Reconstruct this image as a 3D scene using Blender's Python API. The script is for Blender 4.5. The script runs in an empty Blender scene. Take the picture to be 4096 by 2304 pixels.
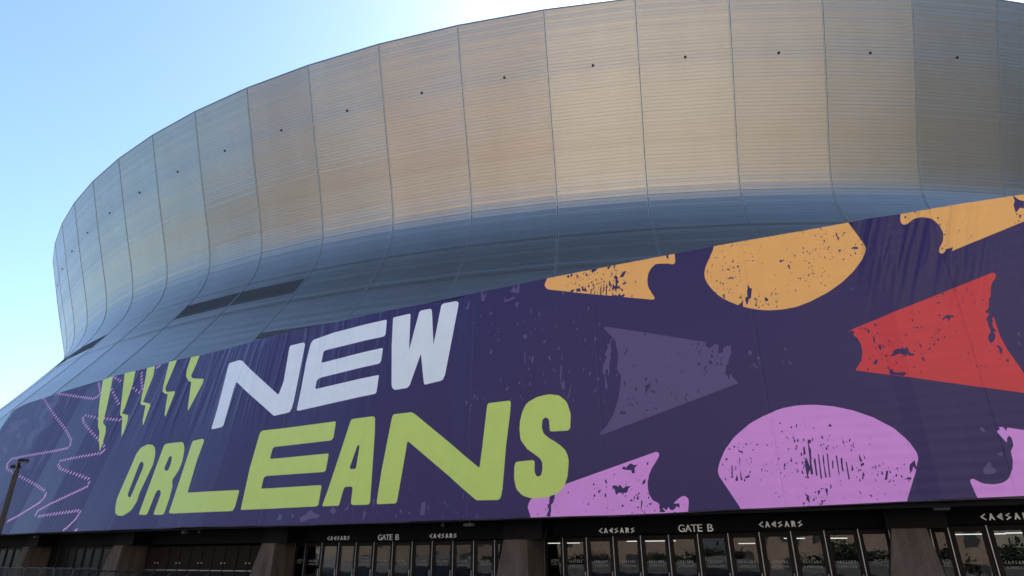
import bpy, bmesh, math, random
import numpy as np
from mathutils import Vector, Matrix
from mathutils.geometry import delaunay_2d_cdt
random.seed(11)
scene = bpy.context.scene
PI = math.pi

# ------------------------------------------------------------------ camera
EYE = 2.0                                   # eye height above the plaza
cam_data = bpy.data.cameras.new('camera')
cam = bpy.data.objects.new('camera', cam_data)
scene.collection.objects.link(cam)
scene.camera = cam
F_PX, PITCH, ROLL = 2483.58, 0.395224, -0.008983
cam_data.sensor_width = 36.0
cam_data.lens = 36.0 * F_PX / 4096.0
cam_data.clip_start = 0.1
cam_data.clip_end = 6000.0
fw = Vector((0, math.cos(PITCH), math.sin(PITCH)))
rt = Vector((1, 0, 0))
up = rt.cross(fw)
r2 = rt * math.cos(ROLL) + up * math.sin(ROLL)
u2 = -rt * math.sin(ROLL) + up * math.cos(ROLL)
M = Matrix((r2, u2, -fw)).transposed().to_4x4()
M.translation = Vector((0, 0, EYE))
cam.matrix_world = M

# ------------------------------------------------------------------ daylight
SUN_AZ, SUN_EL = math.radians(27.0), math.radians(43.0)   # azimuth from +Y, positive towards +X
world = bpy.data.worlds.new('World')
scene.world = world
world.use_nodes = True
wn, wl = world.node_tree.nodes, world.node_tree.links
wn.clear()
sky = wn.new('ShaderNodeTexSky')
sky.sky_type = 'NISHITA'
sky.sun_disc = False
sky.sun_elevation = SUN_EL
sky.sun_rotation = SUN_AZ
sky.altitude = 5
sky.air_density = 1.0
sky.dust_density = 0.9
sky.ozone_density = 4.2
bg = wn.new('ShaderNodeBackground')
bg.inputs['Strength'].default_value = 0.10
wo = wn.new('ShaderNodeOutputWorld')
wl.new(sky.outputs[0], bg.inputs[0]); wl.new(bg.outputs[0], wo.inputs[0])

sun_data = bpy.data.lights.new('sun', 'SUN')
sun_data.energy = 4.2
sun_data.angle = math.radians(0.5)
sun_data.color = (1.0, 0.95, 0.88)
sun = bpy.data.objects.new('sun', sun_data)
scene.collection.objects.link(sun)
sd = Vector((math.sin(SUN_AZ) * math.cos(SUN_EL), math.cos(SUN_AZ) * math.cos(SUN_EL), math.sin(SUN_EL)))
sun.rotation_euler = sd.to_track_quat('Z', 'Y').to_euler()
sun.location = (0, 0, 200)

scene.view_settings.view_transform = 'Standard'
scene.view_settings.look = 'None'
scene.view_settings.exposure = 1.78
scene.view_settings.gamma = 1.0
scene.view_settings.use_curve_mapping = False

# ------------------------------------------------------------------ helpers
def link(o, parent=None):
    scene.collection.objects.link(o)
    if parent is not None:
        o.parent = parent
    return o

def tag(o, label=None, cat=None, group=None, kind=None):
    if label: o['label'] = label
    if cat: o['category'] = cat
    if group: o['group'] = group
    if kind: o['kind'] = kind
    return o

def empty(name, loc=(0, 0, 0), rz=0.0):
    o = bpy.data.objects.new(name, None)
    o.location = loc
    o.rotation_euler = (0, 0, rz)
    o.empty_display_size = 0.3
    return link(o)

class MB:
    """collects shapes and links them as one mesh object"""
    def __init__(self):
        self.v, self.f, self.m = [], [], []
    def face(self, pts, mi=0):
        b = len(self.v)
        self.v += [tuple(p) for p in pts]
        self.f.append(tuple(range(b, b + len(pts)))); self.m.append(mi)
    def hexa(self, p, mi=0):
        """p: 8 corners, 0-3 one end (ring), 4-7 the other end"""
        b = len(self.v)
        self.v += [tuple(q) for q in p]
        for q in ((3, 2, 1, 0), (4, 5, 6, 7), (0, 1, 5, 4), (1, 2, 6, 5), (2, 3, 7, 6), (3, 0, 4, 7)):
            self.f.append(tuple(b + i for i in q)); self.m.append(mi)
    def box(self, x0, x1, y0, y1, z0, z1, mi=0, fn=None):
        p = [(x0, y0, z0), (x1, y0, z0), (x1, y1, z0), (x0, y1, z0),
             (x0, y0, z1), (x1, y0, z1), (x1, y1, z1), (x0, y1, z1)]
        if fn: p = [fn(*q) for q in p]
        self.hexa(p, mi)
    def tube(self, path, r, n=8, mi=0, caps=True):
        path = [Vector(p) for p in path]
        rad = r if isinstance(r, (list, tuple)) else [r] * len(path)
        rings = []
        ref = None
        for i, p in enumerate(path):
            d = (path[min(i + 1, len(path) - 1)] - path[max(i - 1, 0)]).normalized()
            if ref is None:
                ref = Vector((0, 0, 1)) if abs(d.z) < .9 else Vector((1, 0, 0))
            a = d.cross(ref).normalized(); b_ = a.cross(d).normalized(); ref = b_
            base = len(self.v)
            for k in range(n):
                t = 2 * PI * (k + .5) / n
                self.v.append(tuple(p + a * math.cos(t) * rad[i] + b_ * math.sin(t) * rad[i]))
            rings.append(base)
        for i in range(len(rings) - 1):
            for k in range(n):
                k2 = (k + 1) % n
                self.f.append((rings[i] + k, rings[i] + k2, rings[i + 1] + k2, rings[i + 1] + k)); self.m.append(mi)
        if caps:
            self.f.append(tuple(rings[0] + k for k in reversed(range(n)))); self.m.append(mi)
            self.f.append(tuple(rings[-1] + k for k in range(n))); self.m.append(mi)
    def mesh(self, name, mats):
        me = bpy.data.meshes.new(name)
        me.from_pydata(self.v, [], self.f)
        for m in (mats if isinstance(mats, (list, tuple)) else [mats]):
            me.materials.append(m)
        if any(self.m):
            me.polygons.foreach_set('material_index', self.m)
        me.update()
        return me
    def build(self, name, mats, parent=None, bevel=0.0, smooth=False, fix=True):
        me = self.mesh(name, mats)
        if fix or bevel:
            bm = bmesh.new(); bm.from_mesh(me)
            if bevel:
                bmesh.ops.remove_doubles(bm, verts=bm.verts, dist=1e-5)
                bmesh.ops.bevel(bm, geom=list(bm.edges), offset=bevel, segments=1, affect='EDGES', clamp_overlap=True)
            bmesh.ops.recalc_face_normals(bm, faces=bm.faces)
            bm.to_mesh(me); bm.free()
        if smooth:
            me.polygons.foreach_set('use_smooth', [True] * len(me.polygons))
        return link(bpy.data.objects.new(name, me), parent)

# ------------------------------------------------------------------ materials
def new_mat(name):
    m = bpy.data.materials.new(name); m.use_nodes = True
    nt = m.node_tree
    return m, nt, nt.nodes['Principled BSDF']

def noise_mix(nt, c1, c2, scale, detail=4, coord='Object', stretch=None):
    tc = nt.nodes.new('ShaderNodeTexCoord')
    mp = nt.nodes.new('ShaderNodeMapping')
    if stretch: mp.inputs['Scale'].default_value = stretch
    nt.links.new(tc.outputs[coord], mp.inputs[0])
    n = nt.nodes.new('ShaderNodeTexNoise'); n.inputs['Scale'].default_value = scale; n.inputs['Detail'].default_value = detail
    nt.links.new(mp.outputs[0], n.inputs['Vector'])
    r = nt.nodes.new('ShaderNodeValToRGB')
    r.color_ramp.elements[0].position = .35; r.color_ramp.elements[0].color = (*c1, 1)
    r.color_ramp.elements[1].position = .65; r.color_ramp.elements[1].color = (*c2, 1)
    nt.links.new(n.outputs['Fac'], r.inputs[0])
    return n, r

def mat(name, col, rough=.6, metal=0., var=.12, scale=6., bump=0., spec=.5, stretch=None):
    m, nt, p = new_mat(name)
    c1 = tuple(max(0, c * (1 - var)) for c in col); c2 = tuple(min(1, c * (1 + var)) for c in col)
    n, r = noise_mix(nt, c1, c2, scale, stretch=stretch)
    nt.links.new(r.outputs[0], p.inputs['Base Color'])
    p.inputs['Roughness'].default_value = rough
    p.inputs['Metallic'].default_value = metal
    p.inputs['Specular IOR Level'].default_value = spec
    if bump:
        b = nt.nodes.new('ShaderNodeBump'); b.inputs['Strength'].default_value = .6; b.inputs['Distance'].default_value = bump
        nt.links.new(n.outputs['Fac'], b.inputs['Height']); nt.links.new(b.outputs[0], p.inputs['Normal'])
    return m

def emit(name, col, s):
    m, nt, p = new_mat(name)
    p.inputs['Base Color'].default_value = (*col, 1)
    p.inputs['Emission Color'].default_value = (*col, 1)
    p.inputs['Emission Strength'].default_value = s
    return m

def cladding_mat():
    """champagne anodised aluminium, brushed along its length, faint streaks of weather down the slope"""
    m, nt, p = new_mat('anodised_cladding')
    tc = nt.nodes.new('ShaderNodeTexCoord')
    n, r = noise_mix(nt, (.290, .272, .243), (.308, .291, .262), .35, 5, 'Object', (1, 1, .35))
    nt.links.new(r.outputs[0], p.inputs['Base Color'])
    p.inputs['Metallic'].default_value = 1.0
    p.inputs['Roughness'].default_value = .30
    n2 = nt.nodes.new('ShaderNodeTexNoise'); n2.inputs['Scale'].default_value = .22; n2.inputs['Detail'].default_value = 3
    nt.links.new(tc.outputs['Object'], n2.inputs['Vector'])
    mr = nt.nodes.new('ShaderNodeMapRange'); mr.inputs['To Min'].default_value = .32; mr.inputs['To Max'].default_value = .335
    nt.links.new(n2.outputs['Fac'], mr.inputs[0]); nt.links.new(mr.outputs[0], p.inputs['Roughness'])
    return m

def vinyl(name, col, rough=.38):
    """printed banner vinyl; UV = metres along and up the banner; folds and rib print-through are fine relief"""
    m, nt, p = new_mat(name)
    N, L = nt.nodes, nt.links
    p.inputs['Roughness'].default_value = rough
    p.inputs['Specular IOR Level'].default_value = .30
    p.inputs['Sheen Weight'].default_value = .26; p.inputs['Sheen Roughness'].default_value = .35; p.inputs['Sheen Tint'].default_value = (.72, .84, 1, 1)
    uv = N.new('ShaderNodeUVMap'); uv.uv_map = 'metres'
    sep = N.new('ShaderNodeSeparateXYZ'); L.new(uv.outputs[0], sep.inputs[0])
    def math_(op, a, b=None, c=None):
        q = N.new('ShaderNodeMath'); q.operation = op
        for i, x in enumerate((a, b, c)):
            if x is None: continue
            if isinstance(x, (int, float)): q.inputs[i].default_value = x
            else: L.new(x, q.inputs[i])
        return q.outputs[0]
    def smooth(x, a, b):
        q = N.new('ShaderNodeMapRange'); q.interpolation_type = 'SMOOTHSTEP'
        q.inputs['From Min'].default_value = a; q.inputs['From Max'].default_value = b
        L.new(x, q.inputs[0]); return q.outputs[0]
    def stretched(sx, sy, rot, scale, detail=2., rough_=.5):
        mp = N.new('ShaderNodeMapping'); mp.inputs['Rotation'].default_value[2] = rot
        L.new(uv.outputs[0], mp.inputs[0])
        mp2 = N.new('ShaderNodeMapping'); mp2.inputs['Scale'].default_value = (sx, sy, 1)
        L.new(mp.outputs[0], mp2.inputs[0])
        t = N.new('ShaderNodeTexNoise'); t.inputs['Scale'].default_value = scale; t.inputs['Detail'].default_value = detail
        t.inputs['Roughness'].default_value = rough_
        L.new(mp2.outputs[0], t.inputs['Vector']); return t.outputs['Fac']
    s, z = sep.outputs[0], sep.outputs[1]
    # hanging folds under the top hem of the left half
    f1 = stretched(.85, .055, -.06, 1.0, 2)
    ridge = math_('POWER', math_('SUBTRACT', 1.0, math_('ABSOLUTE', math_('MULTIPLY', math_('SUBTRACT', f1, .5), 5.0))), 3.0)
    ridge = math_('MAXIMUM', ridge, 0.0)
    m1 = math_('MULTIPLY', smooth(z, 4.6, 7.6), math_('MULTIPLY', smooth(s, -43, -35), math_('SUBTRACT', 1.0, smooth(s, -17, -11))))
    h = math_('MULTIPLY', ridge, math_('MULTIPLY', m1, .042))
    # slanting drag folds on the right
    f2 = stretched(1.5, .13, .36, 1.0, 2)
    ridge2 = math_('MAXIMUM', math_('SUBTRACT', 1.0, math_('ABSOLUTE', math_('MULTIPLY', math_('SUBTRACT', f2, .5), 6.0))), 0.0)
    m2 = math_('MULTIPLY', smooth(z, 5.2, 7.4), math_('MULTIPLY', smooth(s, .6, 2.0), math_('SUBTRACT', 1.0, smooth(s, 3.6, 5.0))))
    h = math_('ADD', h, math_('MULTIPLY', math_('MULTIPLY', ridge2, m2), .085))
    # light slack everywhere
    f3 = stretched(.9, .35, 0, 1.0, 3)
    h = math_('ADD', h, math_('MULTIPLY', f3, .022))
    f4 = stretched(5.0, .14, -.06, 1.0, 2)
    h = math_('ADD', h, math_('MULTIPLY', f4, math_('MULTIPLY', smooth(z, 3.0, 9.0), .007)))
    # ribbed wall felt through the cloth on the right
    rib = math_('SINE', math_('MULTIPLY', z, 2 * PI / .30))
    h = math_('ADD', h, math_('MULTIPLY', rib, math_('MULTIPLY', smooth(s, -8, 3), .0022)))
    # sewn seams between the printed strips
    fr = math_('ABSOLUTE', math_('SUBTRACT', math_('FRACT', math_('DIVIDE', math_('ADD', s, 64.35), 5.2)), .5))
    h = math_('ADD', h, math_('MULTIPLY', math_('SUBTRACT', 1.0, smooth(fr, .490, .497)), .010))
    b = N.new('ShaderNodeBump'); b.inputs['Strength'].default_value = 1.0; b.inputs['Distance'].default_value = 1.0
    L.new(h, b.inputs['Height']); L.new(b.outputs[0], p.inputs['Normal'])
    # faint ink mottling and dust
    fm = stretched(1, 1, 0, 1.3, 5)
    mx = N.new('ShaderNodeMix'); mx.data_type = 'RGBA'
    mx.inputs['A'].default_value = (*[c * .93 for c in col], 1); mx.inputs['B'].default_value = (*[min(1, c * 1.07) for c in col], 1)
    L.new(fm, mx.inputs['Factor']); L.new(mx.outputs['Result'], p.inputs['Base Color'])
    return m

def glass_mat(name, tint, amp, scale):
    m, nt, p = new_mat(name)
    N, L = nt.nodes, nt.links
    N.remove(p)
    out = [n for n in N if n.type == 'OUTPUT_MATERIAL'][0]
    tr = N.new('ShaderNodeBsdfTransparent'); tr.inputs[0].default_value = (*tint, 1)
    gl = N.new('ShaderNodeBsdfGlossy'); gl.inputs['Roughness'].default_value = .01; gl.inputs[0].default_value = (.95, .97, 1, 1)
    tc = N.new('ShaderNodeTexCoord'); t = N.new('ShaderNodeTexNoise'); t.inputs['Scale'].default_value = scale; t.inputs['Detail'].default_value = 1.43
    L.new(tc.outputs['Object'], t.inputs['Vector'])
    b = N.new('ShaderNodeBump'); b.inputs['Strength'].default_value = 1; b.inputs['Distance'].default_value = amp
    L.new(t.outputs['Fac'], b.inputs['Height']); L.new(b.outputs[0], gl.inputs['Normal'])
    fr = N.new('ShaderNodeFresnel'); fr.inputs['IOR'].default_value = 1.43
    mx = N.new('ShaderNodeMixShader')
    L.new(fr.outputs[0], mx.inputs[0]); L.new(tr.outputs[0], mx.inputs[1]); L.new(gl.outputs[0], mx.inputs[2])
    L.new(mx.outputs[0], out.inputs[0])
    return m

MT = dict(
    clad=cladding_mat(),
    back=mat('dark_joint_backing', (.05, .055, .06), .6, .3),
    seam=mat('seam_cover_metal', (.30, .315, .305), .4, .9, .06, 3),
    gap=mat('seam_shadow_gap', (.012, .013, .014), .8),
    scup=mat('scupper_black', (.01, .01, .01), .8),
    louv=mat('louvre_grey', (.085, .10, .11), .5, .6),
    roof=mat('roof_membrane', (.62, .62, .60), .7, 0, .06, .2),
    wallp=mat('terrace_wall_panel', (.34, .36, .38), .45, .5, .06, 2, stretch=(1, 1, .1)),
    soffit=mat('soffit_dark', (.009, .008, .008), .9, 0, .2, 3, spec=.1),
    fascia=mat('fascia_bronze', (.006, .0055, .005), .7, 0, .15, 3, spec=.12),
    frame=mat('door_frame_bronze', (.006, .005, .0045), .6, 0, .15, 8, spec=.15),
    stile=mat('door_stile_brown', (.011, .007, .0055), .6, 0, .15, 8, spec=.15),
    alu=mat('bright_mullion', (.34, .36, .38), .4, .8, .06, 20),
    solid=mat('brown_door_leaf', (.014, .009, .0065), .7, 0, .12, 6, spec=.12),
    pier=None,
    glass=glass_mat('door_glass', (.42, .44, .44), .0022, 1.6),
    dglass=mat('dark_shaded_glass', (.006, .007, .008), .3, 0, .1, 2, spec=.12),  # dark stand-in for the door glass; shade of the left bays in its colour
    dalu=mat('shaded_trim', (.05, .055, .06), .5, .3, .06, 20),  # darker copy of the bright trim, left-bay shade put into the colour
    letter=mat('brushed_sign_letter', (.62, .63, .62), .38, .7, .2, 16),
    decal=mat('etched_decal', (.20, .20, .195), .7, 0, .05, 10),
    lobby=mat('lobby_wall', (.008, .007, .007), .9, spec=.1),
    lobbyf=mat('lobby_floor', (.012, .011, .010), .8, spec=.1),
    strip=emit('strip_light_tube', (1, .96, .88), 1.6),
    rackb=mat('rack_black', (.008, .008, .008), .7, 0, .1, 10, spec=.15),
    black=mat('lamp_black', (.012, .012, .014), .35, .2, .1, 10),
    led=mat('led_window', (.55, .58, .62), .25, 0, .05, 30),
    galv=mat('galvanised_steel', (.06, .07, .075), .55, .3, .1, 30),
    boxgrey=mat('grey_housing', (.16, .15, .14), .6, .1, .1, 20),
    hem=mat('banner_hem', (.03, .024, .045), .6),
    cable=mat('cable_black', (.012, .012, .012), .6),
)
def pier_mat():
    """warm brown exposed-aggregate concrete: fine pebbles, darker run-down stains"""
    m, nt, p = new_mat('exposed_aggregate')
    n, r = noise_mix(nt, (.082, .064, .053), (.122, .098, .082), 34, 6)
    n2, r_2 = noise_mix(nt, (.62, .60, .58), (1, 1, 1), 1.4, 4, stretch=(2.2, 2.2, .4))
    mx = nt.nodes.new('ShaderNodeMix'); mx.data_type = 'RGBA'; mx.blend_type = 'MULTIPLY'; mx.inputs['Factor'].default_value = 1
    nt.links.new(r.outputs[0], mx.inputs['A']); nt.links.new(r_2.outputs[0], mx.inputs['B'])
    nt.links.new(mx.outputs['Result'], p.inputs['Base Color'])
    b = nt.nodes.new('ShaderNodeBump'); b.inputs['Distance'].default_value = .004; b.inputs['Strength'].default_value = .5
    nt.links.new(n.outputs['Fac'], b.inputs['Height']); nt.links.new(b.outputs[0], p.inputs['Normal'])
    p.inputs['Roughness'].default_value = .9; p.inputs['Specular IOR Level'].default_value = .2
    return m
MT['pier'] = pier_mat()

# ------------------------------------------------------------------ places
# stadium axis and its 96 bays; heights in the tables below are above the eye
CX, CY = 139.2438, 0  # replaced just below
YAW = 0.154131
DC = 1.338883 * 104.0
CX, CY = DC * math.sin(YAW), DC * math.cos(YAW)
DTH = 2 * PI / 96
PHASE = -0.878450
def seam_angle(k):
    """direction of seam k seen from the stadium axis (from +Y towards +X)"""
    return YAW + PI - (PHASE + DTH * k)

# gate front: a straight frontage; s runs along it to the right, off is depth behind the banner
MS = -0.532752
T = Vector((1, MS, 0)).normalized()
NB = Vector((-MS, 1, 0)).normalized()
DB = 22.21564 / math.hypot(1, MS)
def W(s, off, z):
    p = T * s + NB * (DB + off)
    return (p.x, p.y, EYE + z)
FRONT_RZ = math.atan2(T.y, T.x)

# ------------------------------------------------------------------ banner artwork: centimetres along and up the banner
OUTLINE_LOW = '-5226 91 -4292 91 -4065 92 -3787 94 -3470 94 -3162 95 -2810 95 -2766 97 -2478 94 -2278 93 -2211 91 -1917 89 -1680 89 -1515 90 -1213 90 -1030 91 -984 90 -821 90 -684 89 -538 90 -367 94 -290 95 -240 95 -97 97 98 100 218 102 341 103 950 105'
OUTLINE_TOP = '-5079 904 -4928 938 -4671 958 -4472 977 -4141 1001 -3790 1016 -3419 1030 -2951 1023 -2473 1016 -2035 993 -1697 977 -1491 965 -1164 948 -895 936 -635 930 -392 923 -244 919 -100 912 20 907 120 904 254 896 407 889 545 879 950 851'
DOTS = '-4590 967 -4558 961 -4527 955 -4495 949 -4464 943 -4433 937 -4402 931 -4371 925 -4341 919 -4311 913 -4281 908 -4252 902 -4223 896 -4194 891 -4165 885 -4136 880 -4108 874 -4085 877 -4063 879 -4057 891 -4050 903 -4072 923 -4094 943 -4116 963 -4136 979 -4730 948 -4695 929 -4661 910 -4627 892 -4594 874 -4561 857 -4528 839 -4496 822 -4464 805 -4432 788 -4401 771 -4371 754 -4340 738 -4310 722 -4281 706 -4251 690 -4222 675 -4193 659 -4165 644 -4137 629 -4109 614 -4098 596 -4086 579 -4097 564 -4121 563 -4146 562 -4170 561 -4195 560 -4220 559 -4245 558 -4271 558 -4296 557 -4322 556 -4348 555 -4373 554 -4399 553 -4426 552 -4452 551 -4478 550 -4505 549 -4532 548 -4559 547 -4586 546 -4613 545 -4640 543 -4668 542 -4696 541 -4703 531 -4711 521 -4718 511 -4701 495 -4684 479 -4648 469 -4612 459 -4576 449 -4541 440 -4506 430 -4472 420 -4438 411 -4404 401 -4371 392 -4338 383 -4305 374 -4273 365 -4241 356 -4209 347 -4178 338 -4147 330 -4116 321 -4077 302 -4071 291 -4066 281 -4074 272 -4082 263 -4091 255 -4107 249 -4123 242 -4139 236 -4156 230 -4172 224 -4188 218 -4205 212 -4221 205 -4238 199 -4254 193 -4271 187 -4287 180 -4304 174 -4320 168 -4337 162 -3986 1004 -3953 990 -3920 977 -3888 963 -3962 933 -3932 911 -3902 889 -3873 868 -3844 847 -3815 826 -3787 805 -3683 706 -3698 696 -3729 701 -3761 705 -3793 710 -3825 715 -3857 720 -3890 725 -3923 730 -3963 738 -4004 747 -4046 756 -4088 764 -4107 749 -4084 732 -4061 715 -4028 698 -3995 682 -3962 666 -3930 650 -3898 634 -3867 619 -3836 603 -3806 588 -3779 574 -3752 560 -3726 546 -3704 522 -3713 514 -3723 506 -3749 505 -3776 504 -3802 502 -3829 501 -3856 500 -3884 499 -3911 498 -3939 496 -3966 495 -3994 494 -4022 493 -4051 491 -4079 490 -4108 489 -4106 466 -4080 453 -4055 440 -4020 432 -3985 425 -3951 417 -3917 409 -3883 402 -3850 394 -3817 387 -3785 379 -3753 372 -3721 365 -3699 343 -3699 322 -3719 316 -3738 310 -3758 304 -3778 298 -3798 292 -3818 286 -3838 279 -3858 273 -3878 267 -3898 261 -3918 254 -3939 248 -3959 242 -3979 235 -4000 229 -4020 222 -4041 216 -4062 210 -4062 199 -4063 187 -4015 178 -3988 179 -3961 181 -3934 183 -3907 184 -3881 186 -3855 187 -3829 189 -3803 190 -3777 192 -3752 193 -3726 194 -3701 196 -3676 197 -3651 189 -3655 173 -3658 158 -3668 147 -3679 135 -3689 124 -3700 113 -3716 104 -3758 912 -3717 895 -3677 877 -3638 860 -3627 880 -3643 902 -3660 924 -3677 946 -3693 969 -3710 992 -3575 1011 -3552 1015 -3614 96 -3602 99'
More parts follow.
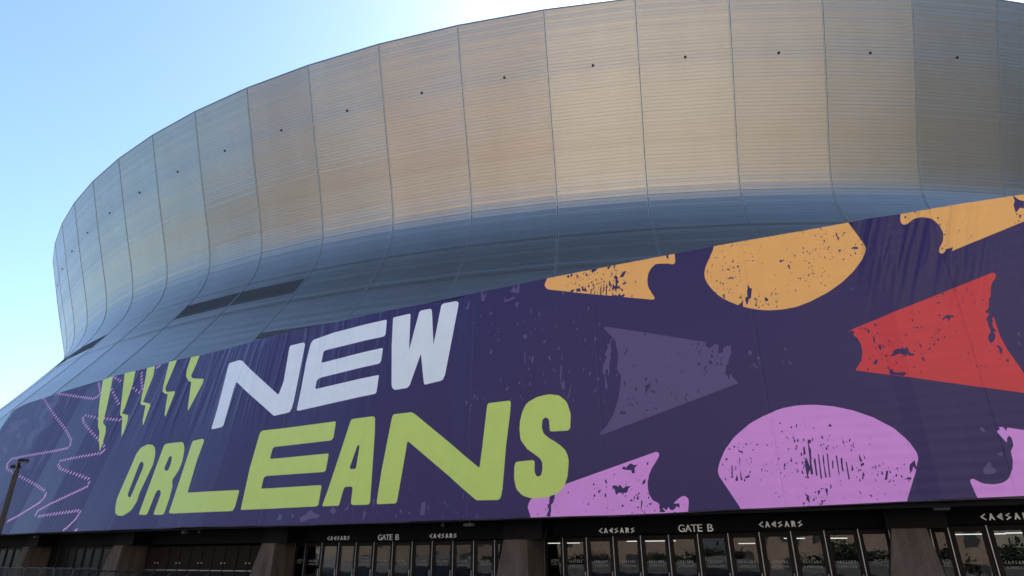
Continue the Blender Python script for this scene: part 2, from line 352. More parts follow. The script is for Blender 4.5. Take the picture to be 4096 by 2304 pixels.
ART = [
'printed_swirl:F|-4612 943 -4610 936 -4595 930 -4573 924 -4560 918 -4563 913 -4590 901 -4601 896 -4611 892 -4657 872 -4665 867 -4666 859 -4662 824 -4657 814 -4646 803 -4586 759 -4571 750 -4553 746 -4502 743 -4491 745 -4498 753 -4520 771 -4533 778 -4542 779 -4548 776 -4556 776 -4565 782 -4575 792 -4582 801 -4586 810 -4587 824 -4585 832 -4578 838 -4538 854 -4528 858 -4520 864 -4483 895 -4483 902 -4496 911 -4579 952 -4596 958 -4605 955',
'printed_swirl:F|-4513 822 -4529 824 -4532 819 -4523 784 -4522 775 -4526 768 -4550 742 -4557 737 -4568 732 -4621 718 -4631 714 -4635 707 -4638 680 -4637 672 -4632 662 -4592 609 -4582 600 -4565 596 -4540 592 -4527 592 -4527 598 -4562 646 -4568 656 -4569 665 -4568 676 -4564 683 -4554 688 -4504 701 -4494 705 -4486 711 -4456 743 -4452 750 -4453 759 -4462 799 -4470 808 -4486 815',
'printed_swirl:F|-4989 776 -4971 768 -4954 766 -4829 777 -4813 778 -4797 780 -4759 784 -4752 788 -4761 797 -4783 811 -4800 819 -4816 821 -4853 817 -4869 816 -4886 814 -5013 804 -5021 800 -5011 791',
'printed_swirl:F|-4974 738 -4958 731 -4942 730 -4835 742 -4827 746 -4836 754 -4852 764 -4869 772 -4885 773 -4993 761 -5001 757 -4992 749',
'printed_swirl:F|-4731 876 -4732 881 -4733 886 -4741 941 -4740 943 -4738 940 -4694 877 -4691 872 -4690 868 -4705 792 -4706 790 -4707 793',
'printed_swirl:F|-4699 604 -4705 606 -4707 610 -4706 687 -4704 689 -4701 686 -4661 633 -4658 629 -4660 625 -4681 602 -4685 601 -4691 601',
'printed_swirl:F|-4453 463 -4460 465 -4465 468 -4490 512 -4491 516 -4488 519 -4430 556 -4427 556 -4425 554 -4397 464 -4399 461 -4405 460',
'printed_swirl:F|-4365 571 -4365 575 -4363 578 -4359 584 -4356 585 -4353 582 -4320 530 -4318 525 -4318 522 -4342 464 -4344 462 -4344 465',
'printed_swirl:F|-4427 899 -4428 904 -4427 907 -4405 931 -4403 932 -4401 929 -4383 857 -4382 852 -4381 847 -4369 791 -4369 789 -4370 791',
'printed_swirl:F|-4835 586 -4843 586 -4851 590 -4934 646 -4938 649 -4931 647 -4788 597 -4781 594 -4784 592',
'printed_swirl:F|-4820 702 -4827 706 -4826 709 -4789 732 -4785 733 -4782 730 -4750 672 -4750 670 -4758 672',
'speck:M|-1197 947 -1197 949 -1195 949 -1192 949 -1189 947 -1188 945 -1185 932 -1184 929 -1182 930 -1170 939 -1168 940 -1169 938 -1180 908 -1182 906 -1185 906 -1189 907 -1191 908 -1193 911;-1044 930 -1042 932 -1040 934 -1038 936 -1037 936 -1036 934 -1036 930 -1036 927 -1033 925 -1028 922 -1025 921 -1024 923 -1021 936 -1020 938 -1018 938 -1015 938 -1013 936 -1013 934 -1015 903 -1016 901 -1018 901 -1041 909 -1044 910 -1048 912 -1053 915 -1055 917 -1054 919;-1084 902 -1084 903 -1083 902 -1078 888 -1076 886 -1073 886 -1060 888 -1057 888 -1054 889 -1044 891 -1041 891 -1038 890 -1031 886 -1030 885 -1031 884 -1057 880 -1061 880 -1064 879 -1079 877 -1082 877 -1083 880;-1031 861 -1030 864 -1028 865 -1021 865 -1018 865 -1018 863 -1025 843 -1026 842 -1027 843 -1029 846 -1031 849 -1031 852;-1267 890 -1270 892 -1270 894 -1262 909 -1261 912 -1260 914 -1254 926 -1253 928 -1252 927 -1251 926 -1251 924 -1251 921 -1257 890 -1258 888 -1261 888;-1154 845 -1154 847 -1152 849 -1144 850 -1142 850 -1142 848 -1142 845 -1144 842 -1146 840 -1149 838 -1151 838 -1152 840;-966 810 -967 813 -967 816 -963 830 -962 831 -962 830 -962 806 -963 805 -964 806;-933 792 -934 794 -934 796 -927 816 -927 818 -927 816 -929 792 -930 790 -931 790;-1001 724 -1001 726 -999 727 -987 729 -985 728 -985 726 -986 717 -987 715 -988 713 -990 711 -992 710 -993 712;-1031 766 -1032 765 -1031 766 -1023 786 -1023 788 -1022 786 -1022 782 -1023 779 -1024 776;-972 726 -973 726 -973 728 -968 746 -968 747 -968 745 -970 728 -970 726 -971 725;-997 619 -997 618 -998 620 -996 655 -996 657 -995 658 -993 657 -992 656 -992 654 -994 626 -995 623 -996 621;-969 627 -970 629 -969 632 -959 645 -958 646 -958 644 -963 614 -964 612 -965 614;-901 627 -902 629 -900 630 -897 631 -895 630 -893 629 -889 612 -889 611 -890 612;-862 650 -864 650 -864 652 -860 660 -859 662 -857 661 -853 654 -852 653 -854 652;-848 609 -849 610 -849 612 -843 642 -843 643 -843 642 -846 611 -846 609 -847 609;-857 546 -858 547 -858 549 -852 589 -852 591 -850 591 -848 590 -847 589 -847 587 -853 548 -854 546 -855 546;-854 523 -854 525 -853 527 -843 537 -841 538 -841 536 -840 514 -840 512 -841 510 -847 504 -849 503 -850 505;-833 468 -834 469 -833 471 -813 524 -812 525 -813 524 -818 502 -818 500 -819 497 -829 470 -830 469 -831 468;-735 479 -736 479 -736 480 -727 493 -726 493 -726 492 -727 486 -728 483 -730 482;-918 689 -919 691 -917 692 -909 693 -908 693 -908 691 -913 684 -915 683 -916 684;-880 574 -882 575 -882 577 -880 584 -879 585 -878 584 -877 576 -877 574 -878 574;-999 777 -1001 777 -1001 779 -999 785 -998 786 -997 785 -996 781 -995 779 -997 778;-865 732 -866 731 -866 732 -863 748 -862 749 -862 747 -861 740 -862 737 -863 735;-786 712 -788 712 -787 714 -784 721 -783 722 -782 720 -781 716 -781 714 -783 713;-1208 546 -1209 547 -1207 547 -1202 547 -1200 547 -1200 546 -1201 544 -1203 544 -1205 544;-836 866 -836 868 -834 868 -828 867 -826 866 -826 864 -830 853 -830 852 -832 854;-1206 509 -1208 510 -1207 512 -1201 520 -1200 522 -1200 520 -1201 511 -1202 509 -1204 509;-1178 506 -1179 507 -1178 508 -1173 517 -1172 518 -1172 517 -1174 508 -1174 506 -1176 506',
'@M|-854 542 5 13;-716 524 7 16;-1143 688 9 20;-845 484 2 4;-919 735 3 9;-866 817 2 6;-1015 498 5 12;-1074 550 2 5;-847 769 2 5;-734 718 2 5;-702 477 2 5;-703 593 4 10;-1052 494 5 11;-709 471 2 5;-970 776 2 5;-1124 750 4 10;-1155 606 3 6;-1000 532 3 7;-995 657 5 11;-1126 490 2 5;-800 498 2 4;-775 667 3 9;-1157 862 3 6;-698 717 5 12;-726 456 2 6;-976 638 5 13;-1100 572 6 14;-736 784 7 19;-1110 732 4 10;-717 667 7 17;-884 704 2 6;-1064 829 2 5;-829 449 2 5;-1130 486 4 8;-949 744 4 10;-759 631 3 7;-1127 512 2 5;-914 514 2 5;-810 463 4 9;-769 763 3 7;-1079 533 3 6;-934 459 6 14;-695 623 3 7;-803 629 2 6;-949 780 3 7;-702 448 4 9;-906 698 2 5;-1018 548 7 15;-975 541 5 13;-821 565 5 12;-973 571 2 6;-917 539 4 11;-1008 487 4 10;-863 817 3 9;-1028 590 3 7;-767 564 5 13;-980 594 5 12;-756 670 6 15;-745 546 7 19;-705 601 3 8;-1071 535 8 18;-920 568 5 11;-796 743 5 13;-872 571 3 7;-855 530 4 9;-798 799 2 5;-936 586 2 5;-825 577 2 4;-917 743 2 5;-1088 737 2 5;-1270 892 5 9;-1228 821 6 10;-1256 796 3 6;-1224 856 5 8;-1283 809 5 8;-1301 836 4 6;-1194 843 6 10;-1110 777 4 8;-1139 801 4 7;-1278 833 6 10;-1111 762 5 10;-1233 793 3 6;-1254 510 6 9;-1250 504 8 14;-1221 516 4 6;-1230 476 4 7;-1148 471 5 9;-1234 476 5 8;-1216 524 9 16;-1207 525 5 8;-1252 505 4 8;-1230 491 7 12',
'speck:M|-2162 110 -2165 111 -2165 113 -2159 135 -2157 136 -2154 136 -2142 130 -2139 127 -2139 125 -2141 115 -2142 112 -2146 112;-2033 113 -2034 116 -2032 117 -2001 131 -1998 133 -1995 135 -1984 144 -1982 145 -1978 144 -1957 133 -1953 132 -1949 130 -1924 125 -1921 124 -1922 122 -1933 115 -1936 114 -1940 113 -1957 114 -1961 114 -1965 113 -2020 101 -2024 101 -2026 103;-1870 136 -1872 138 -1871 140 -1860 153 -1858 154 -1856 152 -1838 139 -1836 137 -1838 135 -1849 127 -1852 126 -1855 127;-1794 136 -1796 136 -1795 138 -1782 154 -1780 155 -1779 154 -1776 146 -1776 144 -1778 142;-1700 95 -1700 94 -1701 95 -1698 138 -1697 139 -1696 138 -1688 126 -1687 123 -1687 121;-1656 134 -1656 132 -1656 134 -1660 175 -1660 177 -1657 176 -1654 174 -1652 173 -1652 170;-1432 109 -1435 109 -1436 110 -1437 150 -1436 152 -1434 153 -1420 157 -1417 157 -1417 155 -1418 114 -1418 112 -1421 111;-1405 129 -1406 131 -1406 134 -1402 156 -1401 158 -1401 156 -1401 125 -1401 124 -1402 125;-1192 91 -1194 91 -1194 92 -1191 110 -1190 111 -1190 110 -1188 96 -1188 94 -1190 92;-1363 150 -1364 150 -1364 152 -1360 175 -1360 176 -1360 175 -1362 152 -1362 150 -1362 150;-1253 161 -1254 162 -1254 164 -1249 190 -1249 191 -1249 190 -1250 164 -1250 162 -1251 161;-1491 196 -1492 196 -1492 198 -1485 218 -1484 219 -1485 218 -1489 198 -1490 196 -1490 196;-1275 107 -1276 108 -1275 110 -1269 118 -1268 120 -1268 118 -1271 110 -1272 108 -1273 107',
'@M|-2096 142 5 6;-1248 99 4 5;-1840 162 13 16;-1808 127 6 7;-1486 118 7 10;-1980 121 5 6;-1586 140 4 6;-1588 131 5 6;-1402 116 3 5;-1850 140 11 14;-1286 116 3 4;-1375 126 5 8;-1432 114 5 7;-1268 126 4 6;-1316 140 4 6;-1334 150 8 11;-1445 128 4 6;-1371 94 3 5;-1634 126 5 7;-1778 160 7 9;-1349 150 4 5;-1340 101 6 9;-2079 126 13 16;-1200 103 3 4;-1324 139 6 8;-1235 103 3 5;-1804 104 4 5;-1517 132 4 5;-1510 158 4 5;-1732 164 4 5;-1545 110 9 12;-1970 145 5 6;-1526 127 10 14;-1737 166 8 10;-213 502 5 8;-113 495 6 9;-197 507 4 6;-133 500 4 6;-199 522 7 11;-210 495 6 9;-222 501 4 6;-216 506 4 6;-116 501 4 6;-120 538 7 10;-220 543 10 15',
'speck:M|276 164 276 167 277 169 289 182 291 184 293 184 295 184 296 182 296 180 295 177 295 174 296 172 303 165 303 164 302 162 295 157 292 156 290 156 279 156 277 157 276 159;294 265 294 267 295 268 298 269 300 269 301 268 303 262 304 260 302 259 300 258 298 258 297 259;314 201 313 202 314 204 317 205 319 206 321 206 325 206 326 205 325 203 323 199 321 198 319 198;241 118 240 120 242 119 245 117 246 116 247 114 247 113 247 112 246 113;431 496 430 497 431 498 435 501 436 501 436 500 434 491 434 490 433 491;427 476 428 477 428 476 430 470 430 468 429 468 428 467 427 467 427 469;442 590 442 591 442 591 443 591 445 590 445 589 445 589 444 589;457 584 456 584 457 584 460 584 461 583 462 582 464 580 465 579 464 579;85 687 84 688 85 690 87 694 87 696 88 696 89 695 89 694 89 692 88 688 87 687 86 686',
'printed_star_fragment:M|-682 700 -681 703 -679 705 -677 705 -674 705 -641 694 -638 693 -634 692 -542 662 -538 661 -535 660 -348 597 -346 596 -346 593 -347 589 -347 586 -346 583 -344 579 -342 577 -340 576 -337 576 -334 577 -331 578 -321 586 -318 587 -316 586 -311 583 -309 581 -309 578 -314 558 -313 555 -311 555 -303 555 -300 556 -299 558 -297 565 -296 568 -294 570 -286 574 -283 575 -280 574 -270 571 -269 570 -270 570 -273 569 -274 568 -275 566 -274 556 -274 553 -275 550 -282 536 -284 533 -285 530 -288 520 -289 518 -290 517 -292 516 -294 515 -295 513 -302 484 -302 482 -301 482 -300 484 -298 484 -297 482 -293 469 -292 467 -291 469 -288 484 -287 486 -286 484 -280 472 -278 469 -276 467 -268 456 -267 454 -269 453 -712 338 -715 338 -717 338 -720 340 -721 341 -720 344 -719 346 -717 349 -714 351 -700 362 -697 364 -695 367 -674 395 -672 397 -671 400 -652 444 -651 447 -650 450 -639 498 -638 501 -638 504 -634 527 -634 530 -636 531 -638 532 -640 533 -641 536 -646 550 -647 553 -646 557 -643 572 -642 576 -642 579 -639 601 -638 604 -639 608 -643 625 -644 628 -644 632 -643 641 -644 644 -645 648 -653 660 -655 663 -657 666 -678 693 -680 695 -681 698',
'speck:M|-655 660 -655 660 -660 659 -662 656 -663 651 -664 648 -669 640 -671 640 -675 645 -676 645 -674 629 -675 626 -687 607 -686 604 -681 598 -680 596 -695 572 -696 568 -699 546 -698 543 -692 538 -691 535 -692 498 -692 495 -690 485 -689 485 -684 494 -684 497 -688 523 -688 526 -689 546 -688 549 -682 555 -680 555 -679 548 -679 544 -681 520 -681 520 -673 547 -673 550 -674 567 -673 570 -666 589 -665 592 -667 604 -667 607 -659 620 -660 621 -663 620 -664 622 -662 644 -661 648;-735 479 -736 479 -726 494 -724 494 -723 493 -724 490;-651 530 -651 532 -650 534 -649 534 -646 528 -647 525 -648 524 -650 524',
'speck:B|-562 489 -562 489 -556 481 -554 481 -541 488 -539 487 -538 479 -539 477 -544 473 -546 470 -551 462 -553 460 -562 456 -562 456 -558 462 -556 465 -555 473 -555 476;-542 465 -541 466 -527 462 -526 460 -528 454 -530 453 -536 460 -539 462;-518 509 -518 509 -515 487 -516 486 -518 486 -520 488;-557 503 -557 504 -548 508 -547 507 -549 499 -551 498;-648 405 -647 407 -628 404 -627 402 -630 398 -632 397 -644 398 -647 400;-592 469 -593 471 -586 482 -585 482 -583 476 -583 474 -586 470 -588 469;-432 435 -432 436 -427 421 -428 419 -430 420 -432 421;-346 529 -346 531 -340 534 -338 534 -335 528 -335 525 -338 522 -340 522;-311 525 -312 526 -304 545 -304 545 -308 527 -310 525;-362 509 -362 511 -360 518 -358 520 -355 521 -354 520 -360 510 -361 509;-609 614 -607 616 -606 616 -605 615 -606 609 -607 606 -615 594 -617 592 -618 592 -618 594;-544 648 -545 648 -542 659 -540 660 -538 659 -537 657 -540 652 -542 649;-626 504 -625 506 -623 507 -622 506 -623 487 -624 486 -625 487 -626 490;-427 567 -425 568 -424 567 -424 565 -426 563 -427 564;-435 512 -434 514 -432 516 -430 515 -430 512 -431 510 -432 510 -434 511;-452 474 -451 475 -448 474 -447 472 -448 472 -450 472;-638 423 -637 424 -635 422 -634 419 -635 415 -636 416;-565 388 -564 388 -562 380 -563 379 -565 379 -566 380',
'@B|-328 569 3 4;-308 520 5 9;-383 534 3 5;-371 564 4 7;-361 557 3 4;-321 523 5 9;-359 507 4 6;-341 534 5 8;-353 586 2 4;-370 595 6 10;-354 516 2 4;-356 503 4 7;-355 547 2 4;-376 583 3 5;-364 505 3 4;-368 569 3 4;-365 573 4 6;-397 504 3 5;-312 518 4 7;-357 497 3 4;-330 562 4 7;-323 575 3 4;-389 577 3 4;-364 495 3 5;-365 548 3 5;-330 517 3 4;-375 528 7 11;-334 548 7 12;-389 596 5 9;-351 592 4 6;-411 635 4 4;-588 684 7 7;-510 633 3 3;-557 680 4 4;-596 677 4 4;-544 678 3 4;-413 650 4 5;-526 653 3 4;-543 675 5 5;-424 634 6 6;-563 682 5 5;-510 649 4 4;-557 402 6 8;-605 423 6 8;-617 443 3 5;-642 408 6 8;-603 441 3 4;-613 445 4 5;-562 430 3 4;-541 438 3 4;-608 427 3 4;-587 428 5 7;-568 393 4 6;-535 408 4 5;-527 403 6 9;-541 402 3 4;-526 418 3 4;-643 443 3 4;-547 426 3 4;-535 409 3 4;-645 445 4 5;-522 386 4 6;-617 425 3 5;-599 447 4 6;-422 463 2 3;-483 563 4 5;-516 440 4 5;-588 553 5 7;-504 522 3 4;-440 432 3 4;-387 480 2 3;-419 513 2 3;-374 570 3 4;-507 448 3 3;-563 556 3 3;-478 531 4 5;-557 543 3 3;-389 441 4 6;-466 522 2 3;-417 501 2 3;-572 588 4 5;-395 545 4 5;-542 485 5 6;-471 457 3 3;-618 524 4 4;-572 538 3 3;-611 557 3 4;-505 477 3 3;-388 445 5 6;-453 476 3 4;-422 522 3 4;-453 500 3 3;-595 593 3 3;-481 465 4 5;-550 446 3 3;-436 572 4 5;-463 431 5 6;-457 449 4 5;-452 440 3 5;-426 436 6 8;-459 435 3 4;-473 444 4 6;-428 415 4 6;-473 446 4 6;-459 425 3 5;-427 437 3 4',
'printed_horn:O|-894 941 -894 936 -896 932 -902 921 -904 917 -905 914 -905 912 -905 909 -904 906 -902 902 -900 898 -897 895 -894 892 -890 890 -886 888 -882 887 -877 885 -873 884 -808 864 -803 862 -798 860 -508 774 -505 773 -501 773 -499 773 -497 774 -495 775 -495 777 -495 779 -496 782 -502 794 -504 798 -506 803 -512 818 -513 822 -514 827 -514 844 -514 848 -513 853 -510 865 -509 869 -507 873 -499 885 -497 888 -493 891 -483 898 -479 900 -475 900 -466 899 -461 898 -457 897 -442 894 -438 893 -433 891 -424 887 -421 886 -418 887 -416 888 -414 889 -413 891 -412 894 -412 896 -411 901 -411 919 -410 923 -410 928 -409 939 -410 943 -413 944 -888 957 -892 956 -893 952',
'speck:B|-716 930 -715 932 -691 931 -691 930 -698 925 -700 924 -713 918 -714 919;-630 928 -628 930 -624 929 -623 928 -628 919 -628 917 -626 910 -625 909 -617 910 -617 910 -622 905 -624 906 -629 912 -630 914;-627 891 -625 891 -618 879 -618 877 -621 872 -620 870 -615 863 -616 861 -621 858 -622 856 -622 846 -621 845 -615 849 -614 848 -614 840 -613 838 -604 832 -603 830 -604 823 -606 823 -612 835 -615 836 -624 838 -626 837 -628 825 -629 825 -634 841 -635 841 -640 832 -641 832 -643 838 -643 841 -637 864 -637 864 -634 851 -632 849 -631 850 -629 852 -628 876 -630 878 -633 880 -634 882;-612 878 -612 879 -604 891 -602 893 -596 897 -594 898 -586 898 -585 897 -591 888 -593 886 -596 879 -598 878;-653 867 -652 870 -649 876 -648 875 -645 857 -646 855 -649 852 -651 852 -653 856 -654 859;-604 853 -603 854 -598 856 -595 857 -590 858 -589 857 -590 851 -591 850 -600 849 -602 850;-688 828 -689 830 -687 852 -686 854 -682 860 -681 860 -684 841 -685 838 -684 827 -686 827;-678 836 -678 839 -674 858 -673 858 -671 856 -671 853 -676 834 -677 834;-667 822 -668 824 -665 856 -663 858 -658 858 -658 857 -662 845 -662 842 -664 821 -665 820;-756 856 -757 858 -756 873 -754 874 -752 875 -751 874 -750 863 -749 862 -747 863 -746 864 -744 873 -744 873 -737 849 -738 848 -747 854 -750 855;-778 868 -777 870 -764 868 -763 866 -762 854 -764 854 -770 858 -772 858 -777 854 -778 855;-726 842 -726 842 -720 857 -718 857 -717 856 -716 853 -719 848 -721 846;-721 883 -721 885 -714 886 -714 885 -717 878 -719 878;-811 923 -811 926 -805 932 -804 932 -803 918 -804 918;-799 922 -800 923 -798 932 -796 933 -791 933 -790 931 -793 922 -795 921;-777 918 -777 919 -771 925 -770 924 -766 910 -767 910 -772 914 -774 916;-750 922 -750 924 -740 928 -740 928 -746 922 -748 922;-740 911 -740 912 -736 924 -735 924 -727 904 -727 904 -733 911 -735 912;-646 809 -647 811 -641 826 -640 826 -639 816 -637 815 -631 817 -629 816 -626 811 -624 811 -618 819 -617 819 -614 811 -612 810 -603 813 -601 813 -598 810 -598 808 -604 802 -607 802;-641 906 -641 906 -636 899 -636 897 -641 892 -642 890 -645 886 -646 887 -642 894 -641 897;-558 847 -557 850 -555 855 -554 854 -554 849 -555 847 -557 845 -558 846;-802 862 -802 864 -800 868 -798 869 -786 869 -785 868 -788 864 -790 862 -793 859 -796 859;-441 922 -440 924 -433 925 -432 924 -433 911 -435 910 -436 910 -438 912;-656 921 -656 922 -652 929 -650 930 -642 930 -642 929 -647 921 -650 920;-718 869 -718 870 -712 876 -711 875 -708 866 -709 865 -713 869 -715 870;-733 866 -734 869 -731 875 -729 875 -727 874 -726 871 -730 863 -731 863;-654 835 -655 837 -652 841 -651 841 -649 834 -650 833;-710 835 -711 837 -707 851 -707 851 -707 836 -708 835;-700 836 -701 837 -698 842 -698 841 -697 836 -698 835;-674 873 -675 874 -670 879 -669 879 -669 872 -671 872',
'@B|-780 891 5 7;-795 893 4 6;-784 931 3 4;-694 856 3 5;-755 900 3 4;-680 892 2 3;-729 857 2 3;-815 934 3 4;-726 910 2 3;-729 879 3 5;-706 914 2 4;-694 850 2 3;-690 871 5 7;-786 887 4 6;-745 920 2 3;-795 931 2 3;-723 915 4 6;-708 863 4 6;-712 856 5 8;-726 856 2 2;-804 935 2 3;-762 899 3 5;-704 912 2 3;-736 899 2 3;-727 897 3 5;-745 860 5 8;-811 888 3 5;-773 925 2 4;-766 880 5 7;-760 910 2 4;-714 866 3 4;-774 910 4 6;-738 922 2 3;-784 889 2 2;-777 927 2 4;-669 873 2 3;-675 905 2 3;-693 915 4 6;-763 930 2 3;-749 901 3 4;-812 926 5 8;-752 895 2 2;-779 868 3 5;-740 922 2 3;-700 887 3 4;-682 869 3 4;-814 940 4 6;-758 869 4 6;-679 887 5 8;-705 857 2 3;-700 888 5 8;-666 895 2 3;-778 901 2 3;-716 912 2 3;-748 922 2 3;-578 807 2 3;-723 842 5 8;-621 895 2 3;-575 801 1 2;-692 879 2 3;-597 865 3 5;-698 871 5 8;-603 896 2 2;-615 868 2 3;-644 853 5 8;-684 862 2 3;-634 835 2 2;-645 839 2 2;-595 859 2 4;-624 826 2 2;-636 909 2 3;-662 916 2 3;-649 846 5 7;-662 862 3 5;-573 800 5 8;-670 903 5 7;-711 881 3 5;-634 871 5 7;-674 862 4 6;-700 889 2 4;-627 889 2 3;-711 920 2 3;-703 823 2 3;-679 838 3 5;-682 834 3 4;-659 851 2 3;-682 829 2 3;-572 880 2 2;-717 851 3 4;-720 927 4 6;-644 822 2 2;-622 897 3 5;-622 845 2 3;-563 885 1 2;-606 896 2 2;-648 846 4 7;-600 898 3 4;-580 888 3 5;-679 890 2 2;-598 850 4 7;-682 873 2 2;-770 837 2 2;-844 893 2 2;-700 845 3 3;-805 900 3 3;-593 835 3 3;-505 837 2 2;-672 845 4 4;-647 832 2 2;-558 802 2 2;-835 898 2 2;-514 831 3 3;-615 806 2 2;-560 836 2 2;-617 814 3 3;-862 853 3 2;-615 821 2 2;-706 866 2 2;-855 870 3 3;-520 845 2 2;-805 844 4 4;-513 815 2 2;-702 872 2 2;-642 856 2 2;-666 817 4 4;-681 876 3 4',
'printed_bowl:O|-282 927 -280 918 -283 909 -311 860 -315 852 -318 844 -320 837 -322 830 -322 823 -322 816 -321 809 -319 802 -317 795 -314 788 -310 780 -305 771 -301 764 -297 758 -294 753 -290 748 -284 742 -277 734 -270 728 -264 723 -258 718 -252 714 -246 710 -240 706 -235 702 -229 699 -224 696 -218 693 -212 690 -204 686 -197 683 -189 680 -181 677 -173 674 -165 672 -146 667 -138 666 -130 665 -111 663 -102 663 -94 663 -71 664 -63 665 -54 667 -26 674 -18 677 -10 680 16 690 23 693 31 697 58 712 65 716 72 721 91 736 98 741 104 747 122 766 128 773 133 779 137 786 141 792 143 796 145 801 147 805 147 808 148 811 147 815 146 820 145 826 143 832 141 840 122 895 119 904 118 914 118 928 116 936 110 939 -283 944 -289 942 -288 936',
'speck:B|-195 763 -194 763 -189 750 -187 749 -186 749 -184 747 -191 719 -192 717 -197 715 -199 713 -200 709 -201 706 -203 701 -204 699 -206 698 -208 699 -209 716 -208 720 -205 724 -203 724 -202 722 -201 723 -200 741 -199 744 -197 748 -196 751;-227 727 -226 728 -224 726 -222 727 -218 732 -217 731 -220 722 -221 721 -224 723 -226 725;-217 716 -216 715 -219 693 -220 692 -233 699 -234 700 -224 706 -222 708;-152 708 -151 710 -150 711 -148 711 -142 703 -143 700 -146 697 -148 697 -152 702 -152 705;-273 746 -271 747 -270 746 -268 744 -269 729 -270 729 -273 736 -274 740;-256 796 -256 796 -242 799 -239 799 -231 800 -231 800 -240 794 -242 794;-250 830 -250 831 -240 828 -240 827 -245 824 -247 825;-232 832 -232 833 -227 834 -226 832 -227 827 -228 827;-217 834 -215 835 -210 832 -210 830 -216 827 -217 828;-239 839 -238 840 -236 838 -236 837 -237 836 -239 838;-89 826 -88 826 -85 824 -83 823 -78 824 -76 824 -76 823 -77 821 -89 816 -90 817;-70 802 -68 804 -67 805 -65 804 -64 791 -65 789 -67 790 -68 792;111 817 110 818 115 821 117 822 128 819 129 817 128 813 127 812;80 879 81 880 82 879 83 877 83 867 84 864 86 861 86 858 83 851 82 852 80 867 79 870;42 859 42 861 46 863 47 862 46 855 45 854;37 878 38 878 40 877 40 874 39 872 38 872;40 906 41 908 44 907 44 905 42 901 41 901;-64 716 -63 718 -60 718 -59 717 -61 714 -63 714;18 717 19 718 23 716 23 715 21 714 19 715;-229 906 -229 907 -218 909 -218 909 -222 906 -225 906;-130 721 -129 722 -127 722 -127 720 -133 711 -134 711;-181 697 -179 700 -176 706 -176 705 -179 693 -178 692 -177 692 -176 691 -178 688 -180 687 -182 687 -183 689;-145 689 -144 690 -143 689 -142 687 -143 684 -144 684;-49 755 -48 756 -44 754 -44 753 -46 752 -48 752;-5 766 -4 766 -2 758 -3 757 -5 758 -6 760;-311 841 -310 842 -310 841 -309 838 -313 822 -313 822;51 837 52 839 54 839 55 838 54 832 53 832;-4 830 -3 832 -2 832 -2 830 -1 824 -1 822 -2 822 -3 824;76 819 77 821 82 822 83 821 82 816 80 814 79 814 77 815;-171 841 -171 842 -168 843 -166 842 -164 841 -165 840 -167 839 -170 840;-9 907 -8 908 -8 908 -7 906 -7 902 -8 900 -8 901 -9 902;117 804 118 804 119 804 120 802 120 797 119 796 118 796 117 798',
